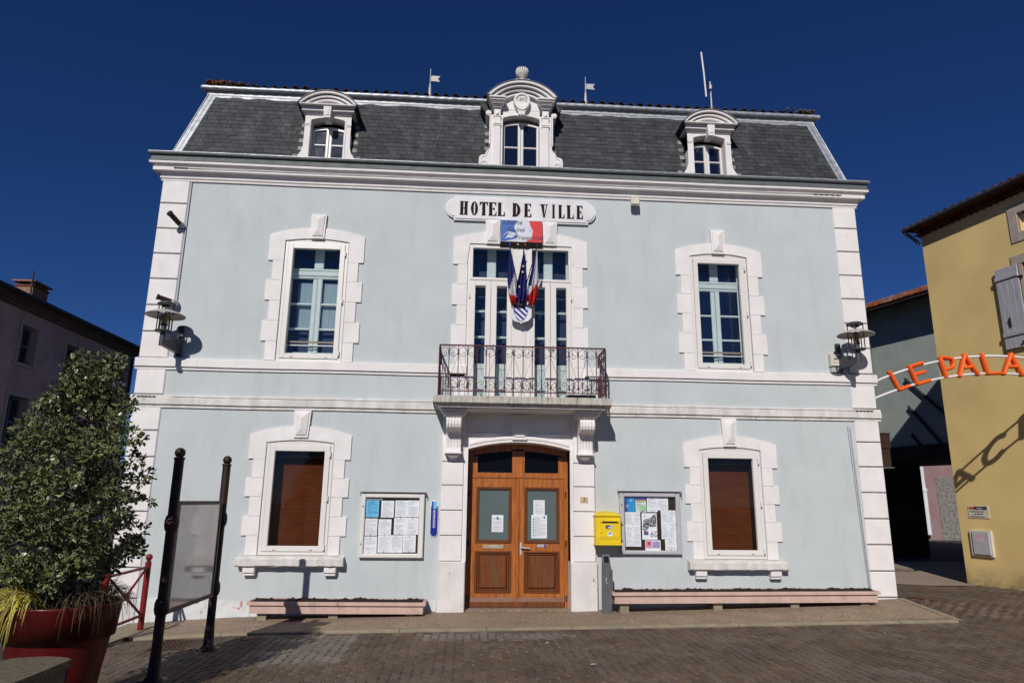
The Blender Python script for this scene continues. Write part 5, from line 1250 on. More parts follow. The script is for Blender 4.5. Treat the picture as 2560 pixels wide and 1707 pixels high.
# details on the coloured posters
t = thing('poster', (3.22,-.033,1.3), 'tall poster with a grey photograph and the number 60 in the right board', 'poster')
b = MB(); b.box(3.072,3.335,-.036,-.032,1.088,1.527,0); b.build('sheet', m_paper, t)
b = MB(); b.prism([(3.08,1.25),(3.14,1.22),(3.20,1.30),(3.32,1.30),(3.325,1.51),(3.28,1.50),(3.20,1.44),(3.10,1.42)], -.0385, -.0375); b.build('photograph', m_photo, t)
text_mesh('60', .14, 3.20, -.039, 1.135, m_grey, 'figure', t, shear=.2, ext=.0005)
b = MB().box(3.10,3.18,-.039,-.038,1.165,1.225,0).box(3.10,3.18,-.0395,-.0385,1.19,1.205,1); b.build('logo_block', [m_bluep, m_redpr], t)
b = MB().tube([(3.11,-.039,1.46),(3.125,-.039,1.50),(3.14,-.039,1.46)],.004,5); b.build('emblem', m_redpr, t)
t = thing('flyer', (3.25,-.033,1.0), 'pink flyer with a red spiral at the foot of the right board', 'flyer')
b = MB().box(3.118,3.385,-.036,-.032,.905,1.078); b.build('sheet', m_paper, t)
b = MB().box(3.125,3.23,-.0385,-.0375,.95,1.07); b.build('pink_block', m_pinkpr, t); b = MB().box(3.24,3.37,-.0385,-.0375,.95,1.06); b.build('violet_block', mat('violet_print',(.36,.30,.50),None,9,.7), t)
b = MB().cyl((3.185,-.0395,1.025),(3.185,-.038,1.025),.030,16); b.build('red_disc', m_redpr, t)
tt = [o for o in COL.objects if o.get('label','').startswith('bright blue poster')][0]
b = MB().box(2.783,2.825,-.0455,-.045,1.554,1.794); b.build('side_band', m_bluep, tt); text_mesh('C', .08, 2.80, -.047, 1.61, m_paper, 'initial', tt, ext=.0005)
b = MB().cyl((2.89,-.0465,1.735),(2.89,-.0455,1.735),.016,12); b.build('sun_dot', m_ivory, tt)
tt = [o for o in COL.objects if o.get('label','').startswith('blue green and orange leaflet')][0]
b = MB().box(2.969,3.158,-.0455,-.045,1.755,1.797); b.build('head_band', m_bluep, tt); b = MB().box(2.98,3.15,-.0455,-.045,1.735,1.75); b.build('orange_band', m_orange, tt)
b = MB().cyl((3.10,-.0465,1.61),(3.10,-.0455,1.61),.05,18); b.build('green_disc', m_green, tt)
# papers on the door
notice(.50,.70,1.18,1.465,.262,'white sheet with a round blue emblem taped inside the left door pane',grp='sheets on the entrance door',pins=False)
tt = [o for o in COL.objects if o.get('label','').startswith('white sheet with a round blue emblem')][0]
b = MB().cyl((.60,.250,1.415),(.60,.2515,1.415),.022,16); b.build('emblem', mat('teal_print',(.02,.22,.36),None,9,.6), tt)
notice(1.225,1.425,1.475,1.725,.262,'upper white sheet taped on the right door pane',grp='sheets on the entrance door',pins=False)
notice(1.19,1.465,1.08,1.474,.262,'larger lower white sheet with a list taped on the right door pane',grp='sheets on the entrance door',pins=False)
tt = [o for o in COL.objects if o.get('label','').startswith('larger lower white sheet')][0]
b = MB()
for k in range(7): b.box(1.215,1.232,.2505,.2515,1.12+k*.045,1.137+k*.045)
b.box(1.405,1.43,.2505,.2515,1.42,1.45); b.build('blue_marks', m_bluep, tt)
# thermometer
t = thing('thermometer', (-.485,-.02,1.4), 'tall narrow dark blue enamel thermometer right of the left notice board', 'thermometer')
def pill(x0, x1, z0, z1, n=8):
    r = (x1-x0)/2; xm = (x0+x1)/2; return [(xm+r*math.cos(math.pi+math.pi*i/n), z0+r+r*math.sin(math.pi+math.pi*i/n)) for i in range(n+1)]+[(xm+r*math.cos(math.pi*i/n), z1-r*.5+r*.5*math.sin(math.pi*i/n)) for i in range(n+1)]
b = MB(); b.prism(pill(-.555,-.418,1.105,1.70), -.018, -.001); b.build('white_rim', m_board, t)
b = MB(); b.prism(pill(-.545,-.428,1.115,1.62), -.022, -.017); b.build('enamel_plate', m_enamel, t)
b = MB().box(-.535,-.447,-.024,-.02,1.565,1.685,0).box(-.535,-.505,-.0255,-.023,1.565,1.685,1); b.build('head_panel', [m_cyan, m_bluep], t)
b = MB(); b.box(-.492,-.482,-.027,-.021,1.25,1.55)
for k in range(15): b.box(-.512,-.495,-.0245,-.0215,1.26+k*.02,1.264+k*.02).box(-.479,-.462,-.0245,-.0215,1.26+k*.02,1.264+k*.02)
b.build('scale', m_paper, t)

# ================================================================== LETTER BOX, POST, PLANTERS
t = thing('letter_box', (2.435,-.2,1.0), 'yellow post office letter box on the wall beside the entrance', 'letter box')
b = MB(); b.cbox(2.222,2.648,-.30,-.001,1.03,1.50,.012); b.build('body', m_yellow, t)
b = MB(); b.cbox(2.214,2.656,-.315,-.001,1.0,1.035,.01); b.build('bottom_plate', m_yellow, t)
b = MB(); b.add([(2.21,-.325,1.475),(2.66,-.325,1.475),(2.66,0,1.475),(2.21,0,1.475),(2.21,-.325,1.495),(2.66,-.325,1.495),(2.60,0,1.545),(2.27,0,1.545),(2.435,-.30,1.53),(2.435,0,1.56)],
    [(0,1,5,4),(1,2,6,5),(3,0,4,7),(0,3,2,1),(4,5,8),(5,6,9,8),(7,4,8,9)]); b.build('lid', m_yellow, t)
b = MB(); b.cbox(2.29,2.635,-.308,-.30,1.13,1.43,.004); b.build('door', m_yellow, t)
b = MB(); b.cbox(2.30,2.61,-.330,-.308,1.372,1.405,.004,0).box(2.325,2.585,-.3312,-.329,1.374,1.392,1); b.build('slot_flap', [m_yellow, m_black], t)
b = MB(); b.box(2.38,2.51,-.311,-.309,1.27,1.33,0).box(2.385,2.46,-.312,-.3105,1.275,1.325,1).box(2.42,2.47,-.3125,-.3115,1.285,1.30,2); b.build('collection_label', [m_lgrey, m_printd, m_paper], t)
b = MB(); n = 20; P_ = [(2.455+.045*math.cos(2*math.pi*i/n), 1.185+.038*math.sin(2*math.pi*i/n)) for i in range(n)]; b.prism(P_, -.311, -.309); b.build('oval_sticker', m_paper, t)
b = MB(); b.prism([(2.425,1.18),(2.44,1.205),(2.475,1.205),(2.485,1.19),(2.45,1.185)], -.3125, -.3115); b.build('bird_mark', m_bluep, t)
b = MB().cyl((2.31,-.312,1.20),(2.31,-.308,1.20),.007,8).box(2.25,2.62,-.302,-.2995,1.10,1.103); b.build('lock', m_black, t)
t = thing('ash_bin_post', (2.37,-.3,-.05), 'slim dark grey metal ash bin post standing under the letter box', 'ash bin')
b = MB(); b.add([(2.30,-.38,-.07),(2.45,-.38,-.07),(2.45,-.26,-.07),(2.30,-.26,-.07),(2.312,-.37,.72),(2.44,-.37,.72),(2.44,-.27,.72),(2.312,-.27,.72),(2.318,-.32,.86),(2.432,-.32,.86),(2.432,-.27,.86),(2.318,-.27,.86)],
   [(0,1,5,4),(1,2,6,5),(3,0,4,7),(2,3,7,6),(4,5,9,8),(5,6,10,9),(7,4,8,11),(6,7,11,10),(8,9,10,11)]); b.build('post', m_grey, t)
b = MB(); b.box(2.29,2.46,-.39,-.25,-.075,-.055); b.build('foot', m_grey, t)
b = MB(); b.add([(2.33,-.372,.735),(2.42,-.372,.735),(2.415,-.335,.835),(2.335,-.335,.835)], [(0,1,2,3)]); b.xf(lambda v: v+Vector((0,-.003,0))); b.build('opening', m_black, t)
b = MB(); b.tube([(2.37,-.385,.44),(2.36,-.385,.46),(2.368,-.385,.48),(2.375,-.385,.50)],.004,5).tube([(2.36,-.385,.41),(2.38,-.385,.415)],.005,5); b.build('symbol', m_paper, t)
b = MB().box(2.45,2.475,-.36,-.29,.1,.62); b.build('side_pocket', m_grey, t)

def planter(x0, x1, zt0, zt1, label, feet, seed):
    t = thing('planter_trough', ((x0+x1)/2,-.3,(zt0+zt1)/2-.2), label, 'planter', 'pink concrete planters along the wall')
    sl_ = (zt1-zt0)/(x1-x0); Z = lambda x, z: z+zt0+(x-x0)*sl_
    def bx(b, xa, xb, ya, yb, za, zb, mi=0):
        b.add([(xa,ya,Z(xa,za)),(xb,ya,Z(xb,za)),(xb,yb,Z(xb,za)),(xa,yb,Z(xa,za)),(xa,ya,Z(xa,zb)),(xb,ya,Z(xb,zb)),(xb,yb,Z(xb,zb)),(xa,yb,Z(xa,zb))],[(0,1,5,4),(1,2,6,5),(2,3,7,6),(3,0,4,7),(4,5,6,7),(3,2,1,0)],mi)
    b = MB(); bx(b, x0+.04, x1-.04, -.465, -.10, -.175, -.055); b.build('trough', m_pink, t)
    b = MB(); bx(b, x0, x1, -.50, -.46, -.05, 0); bx(b, x0, x1, -.10, -.06, -.05, .004); bx(b, x0, x0+.05, -.46, -.10, -.05, .002); bx(b, x1-.05, x1, -.46, -.10, -.05, .002); b.build('rim', m_pink, t)
    random.seed(seed); b = MB(); K = int((x1-x0)/.03); vs = []; J = 8
    for i in range(K+1):
        x = x0+.05+(x1-x0-.1)*i/K
        for j in range(J+1):
            y = -.46+.36*j/J; e = 0 if j in (0, J) else 1
            vs.append((x, y, Z(x, -.006+e*(.014*math.sin(x*7+j)+.012*math.sin(x*23+j*2)+random.random()**2*.022))))
    b.add(vs, [(i*(J+1)+j, (i+1)*(J+1)+j, (i+1)*(J+1)+j+1, i*(J+1)+j+1)[::1] for i in range(K) for j in range(J)], 0, True); b.build('soil', m_soil, t, kind='stuff')
    for fx in feet:
        zb_ = zp(fx, -.35)-.01; b = MB(); b.box(fx-.07, fx+.07, -.40, -.15, zb_, Z(fx,-.177)); b.build('support_block', m_kerb, t)
planter(-3.32,-.555,.135,.125,'shorter pink concrete planter filled with bare soil under the left window',(-3.1,-2.0,-.8),1)
planter(2.44,6.93,.285,.315,'longer pink concrete planter filled with bare soil under the right window',(2.65,4.2,5.5,6.7),2)

# ================================================================== POSTER STAND
SX = -3.215
t = thing('poster_stand', (SX,-3.15,-.18), 'freestanding poster stand of two dark ball topped posts holding a blank panel', 'poster stand')
def st_post(y, zt, zb, m_):
    p = sub('post', t, (SX,y,zb)); r = .052
    b = MB(); b.cyl((SX,y,zb),(SX,y,zt-.10),r,18).lathe((SX,y,zb),[(.095,0),(.095,.02),(.065,.05),(.058,.22),(.052,.30)],18).lathe((SX,y,zt-.11),[(r,0),(r+.008,.01),(r+.008,.025),(.032,.035),(.03,.06)],18); b.build('shaft', m_, p)
    b = MB().sphere((SX,y,zt-.03),.058,16); b.build('ball_top', m_, p)
    for z in (1.42,.55):
        b = MB().lathe((SX,y,z),[(r,-.09),(.064,-.075),(.075,-.03),(.075,.03),(.064,.075),(r,.09)],18); b.build('collar', m_, p)
    b = MB().lathe((SX,y,zb),[(0,.012),(.15,.012),(.15,0)],20); b.build('foot_plate', m_, p)
m_postrust = mat('rust_brown_paint', (.070,.018,.013), (.022,.009,.008), 6, .55, .3, 50, spec=.4, dirt=(.010,.008,.008), dscale=2.5, dthr=(.42,.6))
st_post(-2.35, 2.23, gz(SX,-2.35), m_postrust); st_post(-3.94, 2.22, gz(SX,-3.94), m_postrust)
zl, zh = .46, 1.66
ya, yb = -3.865, -2.44
b = MB(); 
b.box(SX-.03,SX+.03,ya,ya+.05,zl,zh); b.box(SX-.03,SX+.03,yb-.05,yb,zl,zh); b.box(SX-.03,SX+.03,ya+.05,yb-.05,zl,zl+.045); b.box(SX-.03,SX+.03,ya+.05,yb-.05,zh-.045,zh)
b.build('panel_frame', m_ironp, t)
b = MB().box(SX-.012,SX+.018,ya+.05,yb-.05,zl+.045,zh-.045); b.build('panel', m_mirror, t)
for y0, y1 in ((-3.94,-3.865),(-2.44,-2.35)):
    for z in (1.42,.55): b = MB().box(SX-.015,SX+.015,y0,y1,z-.02,z+.02); b.build('fixing_arm', m_ironp, t)

# ================================================================== RED BARRIER
t = thing('red_barrier', (-4.76,-1.35,-.22), 'red steel street barrier with ball topped posts and crossed bars by the left corner', 'barrier')
for y in (-.75,-1.98):
    zb_ = gz(-4.76,y)+.0; b = MB().cyl((-4.76,y,zb_),(-4.76,y,.745),.043,16).cyl((-4.76,y,.745),(-4.76,y,.775),.030,12).sphere((-4.76,y,.81),.050,14); b.build('post', m_redp, t)
for z in (.665,-.02): b = MB().cyl((-4.76,-.79,z),(-4.76,-1.94,z-.02),.021,10); b.build('rail', m_redp, t)
for a, c in ((.655,-.03),(-.01,.64)): b = MB().cyl((-4.76,-.79,a),(-4.76,-1.94,c),.018,10); b.build('diagonal_bar', m_redp, t)
b = MB().cyl((-4.80,-1.365,.315),(-4.72,-1.365,.315),.055,16); b.build('centre_disc', m_redp, t)

# ================================================================== POT, HOLLY, GRASSES, LOW WALL
PX, PY, PZ = -3.52, -5.30, -.19
t = thing('plant_pot', (PX,PY,PZ), 'huge dark red round plant pot with a thick rim at the left', 'plant pot')
b = MB().lathe((PX,PY,PZ),[(0,.0),(.30,.0),(.305,.02),(.40,.66),(.41,.70)],64); b.build('body', m_red, t)
b = MB().lathe((PX,PY,PZ),[(.425,.695),(.437,.69),(.462,.95),(.470,.965),(.462,.975),(.43,.97),(.425,.90)],64); b.build('rim', m_red, t)
b = MB(); b.lathe((PX,PY,PZ),[(0,.945),(.2,.94),(.40,.92),(.43,.91)],28); b.build('soil', m_soil, t)
ZS = PZ+.94
tr = thing('holly_tree', (PX+.02,PY,ZS), 'bushy cone shaped variegated holly growing in the red pot', 'holly')
b = MB(); random.seed(31)
b.tube([(PX+.02,PY,ZS-.02),(PX+.03,PY+.01,ZS+.2),(PX+.05,PY,ZS+.5),(PX+.04,PY,ZS+1.0),(PX+.0,PY+.02,ZS+1.6),(PX+.0,PY,ZS+2.0)], lambda u: .040*(1-u)+.008, 10)
b.build('trunk', m_bark, tr)
def crown_r(z):   # radius of the crown by height above ground level
    return interp(z, [(.95,.25),(1.05,.55),(1.2,.60),(1.4,.63),(1.65,.64),(1.9,.60),(2.1,.52),(2.25,.46),(2.4,.38),(2.55,.35),(2.66,.31),(2.75,.24),(2.85,.22),(2.95,.17),(3.02,.05)])
def lump(z, a): return 1+.09*math.sin(z*9.5+1.2*math.sin(a*2+1))+.07*math.sin(a*3+z*4)+.05*math.sin(a*5-z*7)
def axis(z): return PX+.0+interp(z, [(1.0,-.10),(2.0,-.08),(2.5,-.04),(3.0,.0)])
brs = MB(); clumps = []
for k in range(330):
    z = 1.0+1.95*(random.random()**1.3); a = random.uniform(0, 2*math.pi); u_ = math.sqrt(random.uniform(.16,1.0)); r = crown_r(z)*lump(z, a)*u_
    cx_ = axis(z)+r*math.cos(a); cy_ = PY+r*math.sin(a); z2 = z+.06*math.sin(a*3+r*7)
    clumps.append((cx_, cy_, z2, random.uniform(.055,.115)*(1 if z < 2.3 else .75)))
    if k < 120:
        zb_ = max(ZS+.28, z-.30*r-.1); brs.tube([(PX+.04,PY,zb_),(PX+.04+(cx_-PX)*.5,PY+(cy_-PY)*.5,(zb_+z)/2-.02),(cx_,cy_,z2)], lambda u: .011*(1-u)+.003, 5)
brs.build('branches', m_bark, tr)
for k in range(26):                                                 # new shoots that break the outline
    z = random.uniform(1.2,2.95); a = random.uniform(0,6.28); r = crown_r(z)*lump(z, a)*random.uniform(1.0,1.14); clumps.append((axis(z)+r*math.cos(a), PY+r*math.sin(a), z+.03, random.uniform(.03,.05)))
clumps += [(PX-.24,PY-.05,2.90,.07),(PX-.18,PY-.05,2.96,.06),(PX+.10,PY,2.93,.07),(PX+.0,PY,3.0,.06),(PX+.31,PY-.05,2.50,.06),(PX+.38,PY-.05,2.53,.045),(PX-.46,PY-.1,2.40,.07)]
b = MB()
def leaf(p, d, n, L, w):
    d = d.normalized(); s = d.cross(n).normalized(); n = s.cross(d).normalized()
    ed = [(0,.12),(.22,.55),(.5,1),(.78,.6),(1,0),(.78,-.6),(.5,-1),(.22,-.55)]
    # cream margin ring and green centre, slightly folded
    o = [p+d*(L*u)+s*(w*v)+n*(.18*w*abs(v)) for u, v in ed]
    i_ = [p+d*(L*(.12+.72*u))+s*(w*.62*v)+n*(.10*w*abs(v)+.0006) for u, v in ed]
    b.add(o+i_, [(k, (k+1)%8, 8+(k+1)%8, 8+k) for k in range(8)], 1); b.add(i_, [(0,1,2,3,4,5,6,7)], 0)
for (cx_, cy_, cz_, cr) in clumps:
    c = Vector((cx_, cy_, cz_)); nL = int(74*(cr/.1)**1.25)
    for k in range(nL):
        v = Vector((random.gauss(0,1), random.gauss(0,1), random.gauss(0,1))).normalized()
        p = c+Vector((v.x,v.y,v.z*.72))*cr*random.uniform(.40,1.08); d = (v+Vector((random.uniform(-.7,.7), random.uniform(-.7,.7), random.uniform(-.4,.8)))).normalized()
        nn = (v+Vector((0,0,.6))).normalized()
        if abs(d.dot(nn)) > .95: nn = Vector((1,0,0))
        leaf(p, d, nn, random.uniform(.040,.060), random.uniform(.012,.017))
b.build('foliage', [m_leaf, m_leafe], tr, kind='stuff')
def tuft(label, n, mt, seed, a0, a1, r0, r1, rend, zend, hmax):
    """thin blades rooted in the soil that arch over the rim and droop outside it"""
    random.seed(seed); am = (a0+a1)/2; t = thing('sedge_clump', (PX+.3*math.cos(am), PY+.3*math.sin(am), ZS), label, 'grass'); b = MB()
    for k in range(n):
        a = random.uniform(a0, a1); c_, s_ = math.cos(a), math.sin(a); q = a+random.uniform(-.35,.35)
        ra = random.uniform(r0, r1); re = random.uniform(*rend); ze = random.uniform(*zend); h = random.uniform(.10, hmax)
        if re < .5: ze = random.uniform(.10, hmax)
        A = Vector((PX+ra*c_, PY+ra*s_, ZS-.03)); D = Vector((PX+re*math.cos(q), PY+re*math.sin(q), ZS+ze))
        Bp = A+Vector((.04*c_, .04*s_, h)); Cp = Vector((PX+max(re*.97,.50)*math.cos(q), PY+max(re*.97,.50)*math.sin(q), ZS+h*.9+.03)) if re >= .5 else D+Vector((0,0,.02))
        pts = []
        for i in range(9):
            u = i/8; pts.append(A*(1-u)**3+Bp*3*u*(1-u)**2+Cp*3*u*u*(1-u)+D*u**3)
        sd = (D-A).cross(Vector((0,0,1))); sd = sd.normalized() if sd.length > .01 else Vector((1,0,0)); sd = (sd+Vector((0,0,random.uniform(-.5,.5)))).normalized(); vs = []
        for i, p in enumerate(pts): w = .0040*(1-(i/8)**2)+.0006; vs += [p-sd*w, p+sd*w]
        b.add(vs, [(2*i,2*i+1,2*i+3,2*i+2) for i in range(8)])
    b.build('blades', mt, t, kind='stuff')
tuft('arching yellow sedge spilling over the left of the red pot rim', 230, m_grassy, 41, R(165), R(262), .18, .40, (.44,.68), (-.26,.06), .26)
tuft('dark dry sedge spilling over the right of the red pot rim', 220, m_grassd, 42, R(-55), R(50), .15, .40, (.42,.62), (-.22,.08), .24)
tuft('low dark grass filling the middle of the red pot behind the trunk', 200, m_grassd, 43, R(0), R(360), .03, .34, (.15,.42), (.05,.15), .20)
t = thing('low_wall', (-3.16,-7.0,-.25), 'low gravelly concrete wall with a rounded end in front of the red pot', 'low wall')
def wallpl(e): 
    pts = [(-3.42+e,-9.2),(-2.905-e,-9.2),(-2.915-e,-6.22-e)]
    for i in range(1,10):
        a = math.pi*.5*i/9+.12; pts.append((-3.16+.245*math.cos(a)*1.0-.0, -6.26-e+.14*math.sin(a)))
    pts += [(-3.36+e,-6.17-e),(-3.42+e,-6.30-e)]
    return pts
for nm, z0, z1, e, mt in (('core', -.3, .44, .02, m_lowwall), ('coping', .441, .50, 0, m_lowwall)):
    pl = wallpl(e); n = len(pl); b = MB(); b.add([(x,y,z0) for x, y in pl]+[(x,y,z1-.006) for x, y in pl]+[(x*.9985-.0047,y-.004,z1) for x, y in pl], [tuple(range(2*n,3*n))]+[(i,(i+1)%n,n+(i+1)%n,n+i) for i in range(n)]+[(n+i,n+(i+1)%n,2*n+(i+1)%n,2*n+i) for i in range(n)]); b.build(nm, mt, t)

for (x_, y_, lab) in ((1.57,-1.99,'small white paper scrap on the pavers nearest the kerb below the door'),(1.14,-2.47,'middle of the three white scraps on the pavers below the door'),(1.52,-3.68,'pale scrap on the pavers nearest the camera below the door'),(5.89,-2.21,'tiny white scrap on the pavers in front of the right end of the long planter')):
    t = thing('paper_scrap', (x_, y_, gz(x_, y_)), lab, 'litter', 'scraps on the pavers'); z_ = gz(x_, y_)+.006; random.seed(int(x_*100))
    pl = [(x_+.035*math.cos(a)*random.uniform(.5,1), y_+.022*math.sin(a)*random.uniform(.5,1)) for a in lin(0,5.4,7)]
    b = MB(); b.add([(x, y, z_+random.uniform(0,.014)) for x, y in pl]+[(x_,y_,z_+.004)], [(i, (i+1)%7, 7) for i in range(7)]); b.build('scrap', m_paper, t)

# ================================================================== LE PALACE ARCH
t = thing('arch_sign', (9.65,0,3.6), 'arched white tube sign with orange letters reading LE PALACE over the alley', 'arch sign')
top_z = lambda x: 4.49-.087*(x-10.1)**2
bot_z = lambda x: 4.155-.081*(x-10.1)**2
for fz in (top_z, bot_z):
    b = MB().tube([(x, .05, fz(x)) for x in lin(7.50, 11.76, 40)], .023, 8); b.build('tube', m_board, t)
def stroke_letter(ch, xc_, w):
    zb_, zt_ = bot_z(xc_), top_z(xc_); sl_ = -2*.084*(xc_-10.1); h = zt_-zb_+.03
    def M_(u, v): x = xc_+u*w-v*h*sl_*.9; return (x+.0, .02, zb_-.01+v*h+u*w*sl_)
    S_ = {'L':[[(-.5,1),(-.3,0),(.5,.02)]], 'E':[[(.45,1),(-.4,.96),(-.3,0),(.5,.02)],[(-.35,.5),(.4,.52)]],
          'P':[[(-.35,0),(-.4,1),(0,1.02),(.4,.9),(.45,.68),(.25,.48),(-.36,.42)]], 'A':[[(-.55,-.02),(.0,1.05),(.5,-.02)],[(-.3,.38),(.32,.40)]], 'C':[[(.45,.85),(.15,1.0),(-.2,.9),(-.42,.55),(-.3,.15),(.05,0),(.45,.12)]]}[ch]
    b = MB()
    for st in S_:
        pts = [M_(u, v) for u, v in st]
        if ch in 'PC':                                              # smooth the curve
            q = []
            for i in range(len(pts)-1):
                p0, p1, p2, p3 = (Vector(pts[max(i-1,0)]), Vector(pts[i]), Vector(pts[i+1]), Vector(pts[min(i+2,len(pts)-1)]))
                for s_ in range(5): u = s_/5; q.append(.5*((2*p1)+(p2-p0)*u+(2*p0-5*p1+4*p2-p3)*u*u+(3*p1-p0-3*p2+p3)*u**3))
            pts = q+[Vector(pts[-1])]
            b.tube(pts, .036, 8)
        else:
            for p, q in zip(pts, pts[1:]): b.cyl(p, q, .036, 10)
            for p in pts: b.sphere(p, .036, 10)
    b.xf(lambda v: Vector((v.x, .03+(v.y-.02)*1.9, v.z))); b.build('letter', m_orangel, t)
for ch, x, w in (('L',8.09,.24),('E',8.47,.30),('P',9.06,.27),('A',9.42,.34),('L',9.88,.28),('A',10.30,.34),('C',10.74,.28),('E',11.16,.28)): stroke_letter(ch, x, w)

# ================================================================== YELLOW HOUSE
th_ = R(10.9); dY = Vector((math.sin(th_), -math.cos(th_), 0)); nY = Vector((math.cos(th_), math.sin(th_), 0)); P0 = Vector((11.15,3.16,0))
def YH(v): return P0+dY*v[0]+nY*v[1]+Vector((0,0,v[2]))            # (along, depth inwards, z)
yh = thing('ochre_house', tuple(YH((4,4,0))), 'ochre rendered house with a clay tile roof on the right', 'house')
def wallY(b, s0, s1, z0, z1, holes, t0, t1):
    wall_holes(b, s0, s1, z0, z1, holes, t0, t1)
b = MB(); wallY(b, 0, 9.5, -.5, 8.2, [(2.42,3.15,7.31,7.84),(2.35,3.35,4.95,6.70)], 0, .4)
b.add([(0,0,-.5),(0,8,-.5),(0,8,8.2),(0,0,8.2)], [(0,3,2,1)]); b.add([(9.5,0,-.5),(9.5,8,-.5),(9.5,8,8.2),(9.5,0,8.2)], [(0,1,2,3)]); b.xf(YH); b.build('wall', m_ochre, yh)
b = MB(); frame_ring(b, 2.22, 3.35, 7.17, 7.99, .20, -.02, .05); b.xf(YH); b.build('attic_window_surround', m_stone, yh)
b = MB(); frame_ring(b, 2.42, 3.15, 7.37, 7.79, .03, .12, .16); b.xf(YH); b.build('attic_window_frame', m_frame, yh)
b = MB().box(2.42,3.15,.15,.155,7.3,7.84); b.xf(YH); b.build('attic_window_pane', m_glassd, yh)
b = MB(); b.cbox(2.13,3.6,-.02,.05,6.70,6.90,.008); b.box(2.28,2.35,-.015,.05,4.9,6.70); b.cbox(2.2,3.5,-.06,.05,4.82,4.94,.008); b.xf(YH); b.build('window_surround', m_stone, yh)
b = MB(); frame_ring(b, 2.35, 3.35, 4.95, 6.70, .06, .14, .2); b.box(2.83,2.87,.14,.2,5.0,6.64); b.xf(YH); b.build('window_frame', m_frame, yh)
b = MB().box(2.35,3.35,.18,.185,4.95,6.70); b.xf(YH); b.build('window_pane', m_glassd, yh)
sh = sub('shutter', yh, tuple(YH((2.0,-.06,5.8))))
for k in range(4):
    b = MB(); a = 1.775+k*.1275; b.cbox(a+.002, a+.1255, -.075, -.045, 4.94, 6.70, .005); b.xf(YH); b.build('plank', m_shutter, sh)
for z in (5.20,6.44): b = MB(); b.cbox(1.77,2.28,-.10,-.076,z,z+.09,.006); b.xf(YH); b.build('batten', m_shutter, sh)
b = MB().cyl((1.97,-.11,5.56),(1.97,-.09,5.50),.015,6).box(1.955,1.985,-.10,-.076,5.40,5.60).box(2.18,2.30,-.12,-.08,5.03,5.05).box(2.26,2.36,-.08,-.03,6.40,6.43).box(2.26,2.36,-.08,-.03,5.16,5.19); b.xf(YH); b.build('iron_fitting', m_ironp, sh)
# eaves: two rows of small tiles, board, gutter, roof
for row, (o, z) in enumerate(((.07,8.17),(.15,8.26))):
    b0_ = MB(); K = 6; vs = []
    for yy in (-o, .05):
        for i in range(K+1): a = math.pi*i/K; vs.append((.075*math.cos(a), yy, z+.08*math.sin(a)))
    vs += [(v[0]*.7, v[1], z+(v[2]-z)*.7) for v in vs[:K+1]]
    b0_.add(vs, [(i, i+1, K+2+i, K+1+i)[::-1] for i in range(K)]+[(i, 2*K+2+i, 2*K+3+i, i+1) for i in range(K)])
    n = 30
    for k in range(n):
        bb = MB(); sft = -.0+k*.16+.08*row; bb.add([YH((v[0]+sft+.05, v[1], v[2])) for v in b0_.v], b0_.f); bb.build('eaves_tile', m_genoise, yh)
b = MB(); b.box(-.12,9.6,-.08,.3,8.235,8.258).box(-.15,9.6,-.17,.3,8.34,8.362).box(-.20,9.6,-.22,.3,8.363,8.39); b.xf(YH); b.build('eaves_board', m_genoise, yh)
b = MB().tube([(-.25,-.27,8.39),(9.6,-.27,8.39)],.05,10); b.xf(YH); b.build('gutter', m_zincd, yh)
b = MB().tube([(-.22,-.26,8.35),(-.16,-.16,8.24),(-.10,-.08,8.12),(-.07,-.03,8.0)],.045,10); b.xf(YH); b.build('gutter_outlet', m_zinc, yh)
b = MB(); b.add([(-.25,-.25,8.42),(9.6,-.25,8.42),(9.6,4.0,9.6),(-.25,4.0,9.6),(9.6,8.3,8.34),(-.25,8.3,8.34)], [(0,1,2,3),(3,2,4,5)]); b.xf(YH); b.build('roof', m_tile, yh)
for k in range(34):
    b = MB(); s_ = -.2+k*.20; vs = []
    for tt_, zz, rr in ((-.28,8.42,.075),(.5,8.66,.065)):
        for i in range(7): a = math.pi*i/6; vs.append((s_+rr*math.cos(a), tt_, zz+rr*.9*math.sin(a)))
    b.add(vs, [(i, i+1, 8+i, 7+i)[::-1] for i in range(6)]+[(0,1,2,3,4,5,6)], 0, False); b.xf(YH); b.build('roof_tile', m_tile, yh)
# plaque and cabinet
t = thing('access_plaque', tuple(YH((.53,-.01,1.58))), 'small white plaque reading Accès with a red arrow on the ochre wall', 'sign')
b = MB(); b.cbox(.275,.775,-.014,-.001,1.455,1.72,.003); b.xf(YH); b.build('plate', m_ivory, t)
b = MB().box(.42,.735,-.0165,-.014,1.635,1.705); b.xf(YH); b.build('black_band', m_printd, t)
b = MB(); b.prism([(.30,1.67),(.335,1.705),(.335,1.69),(.45,1.69),(.45,1.65),(.335,1.65),(.335,1.635)], -.0185, -.0165); b.xf(YH); b.build('red_arrow', m_redpr, t)
for s, x, z, sz, mt in (('Accès',.50,1.65,.055,m_paper),('Salle de Spectacle',.36,1.585,.042,m_printd),('LE PALACE',.42,1.532,.045,m_printd),('Salle Multi-Usages',.36,1.478,.042,m_printd)):
    text_mesh(s, sz, x, -.018, z, mt, 'lettering', t, ext=.0006, xf=YH)
b = MB()
for z in (1.60,1.492): b.cyl((.325,-.017,z),(.325,-.014,z),.013,8)
b.xf(YH); b.build('bullet', m_printd, t)
t = thing('wall_cabinet', tuple(YH((.51,-.03,.93))), 'grey metal utility cabinet with a faded label on the ochre wall below the plaque', 'utility cabinet')
b = MB(); frame_ring(b, .26, .775, .655, 1.20, .03, -.05, -.001); b.xf(YH); b.build('surround', m_ivory, t)
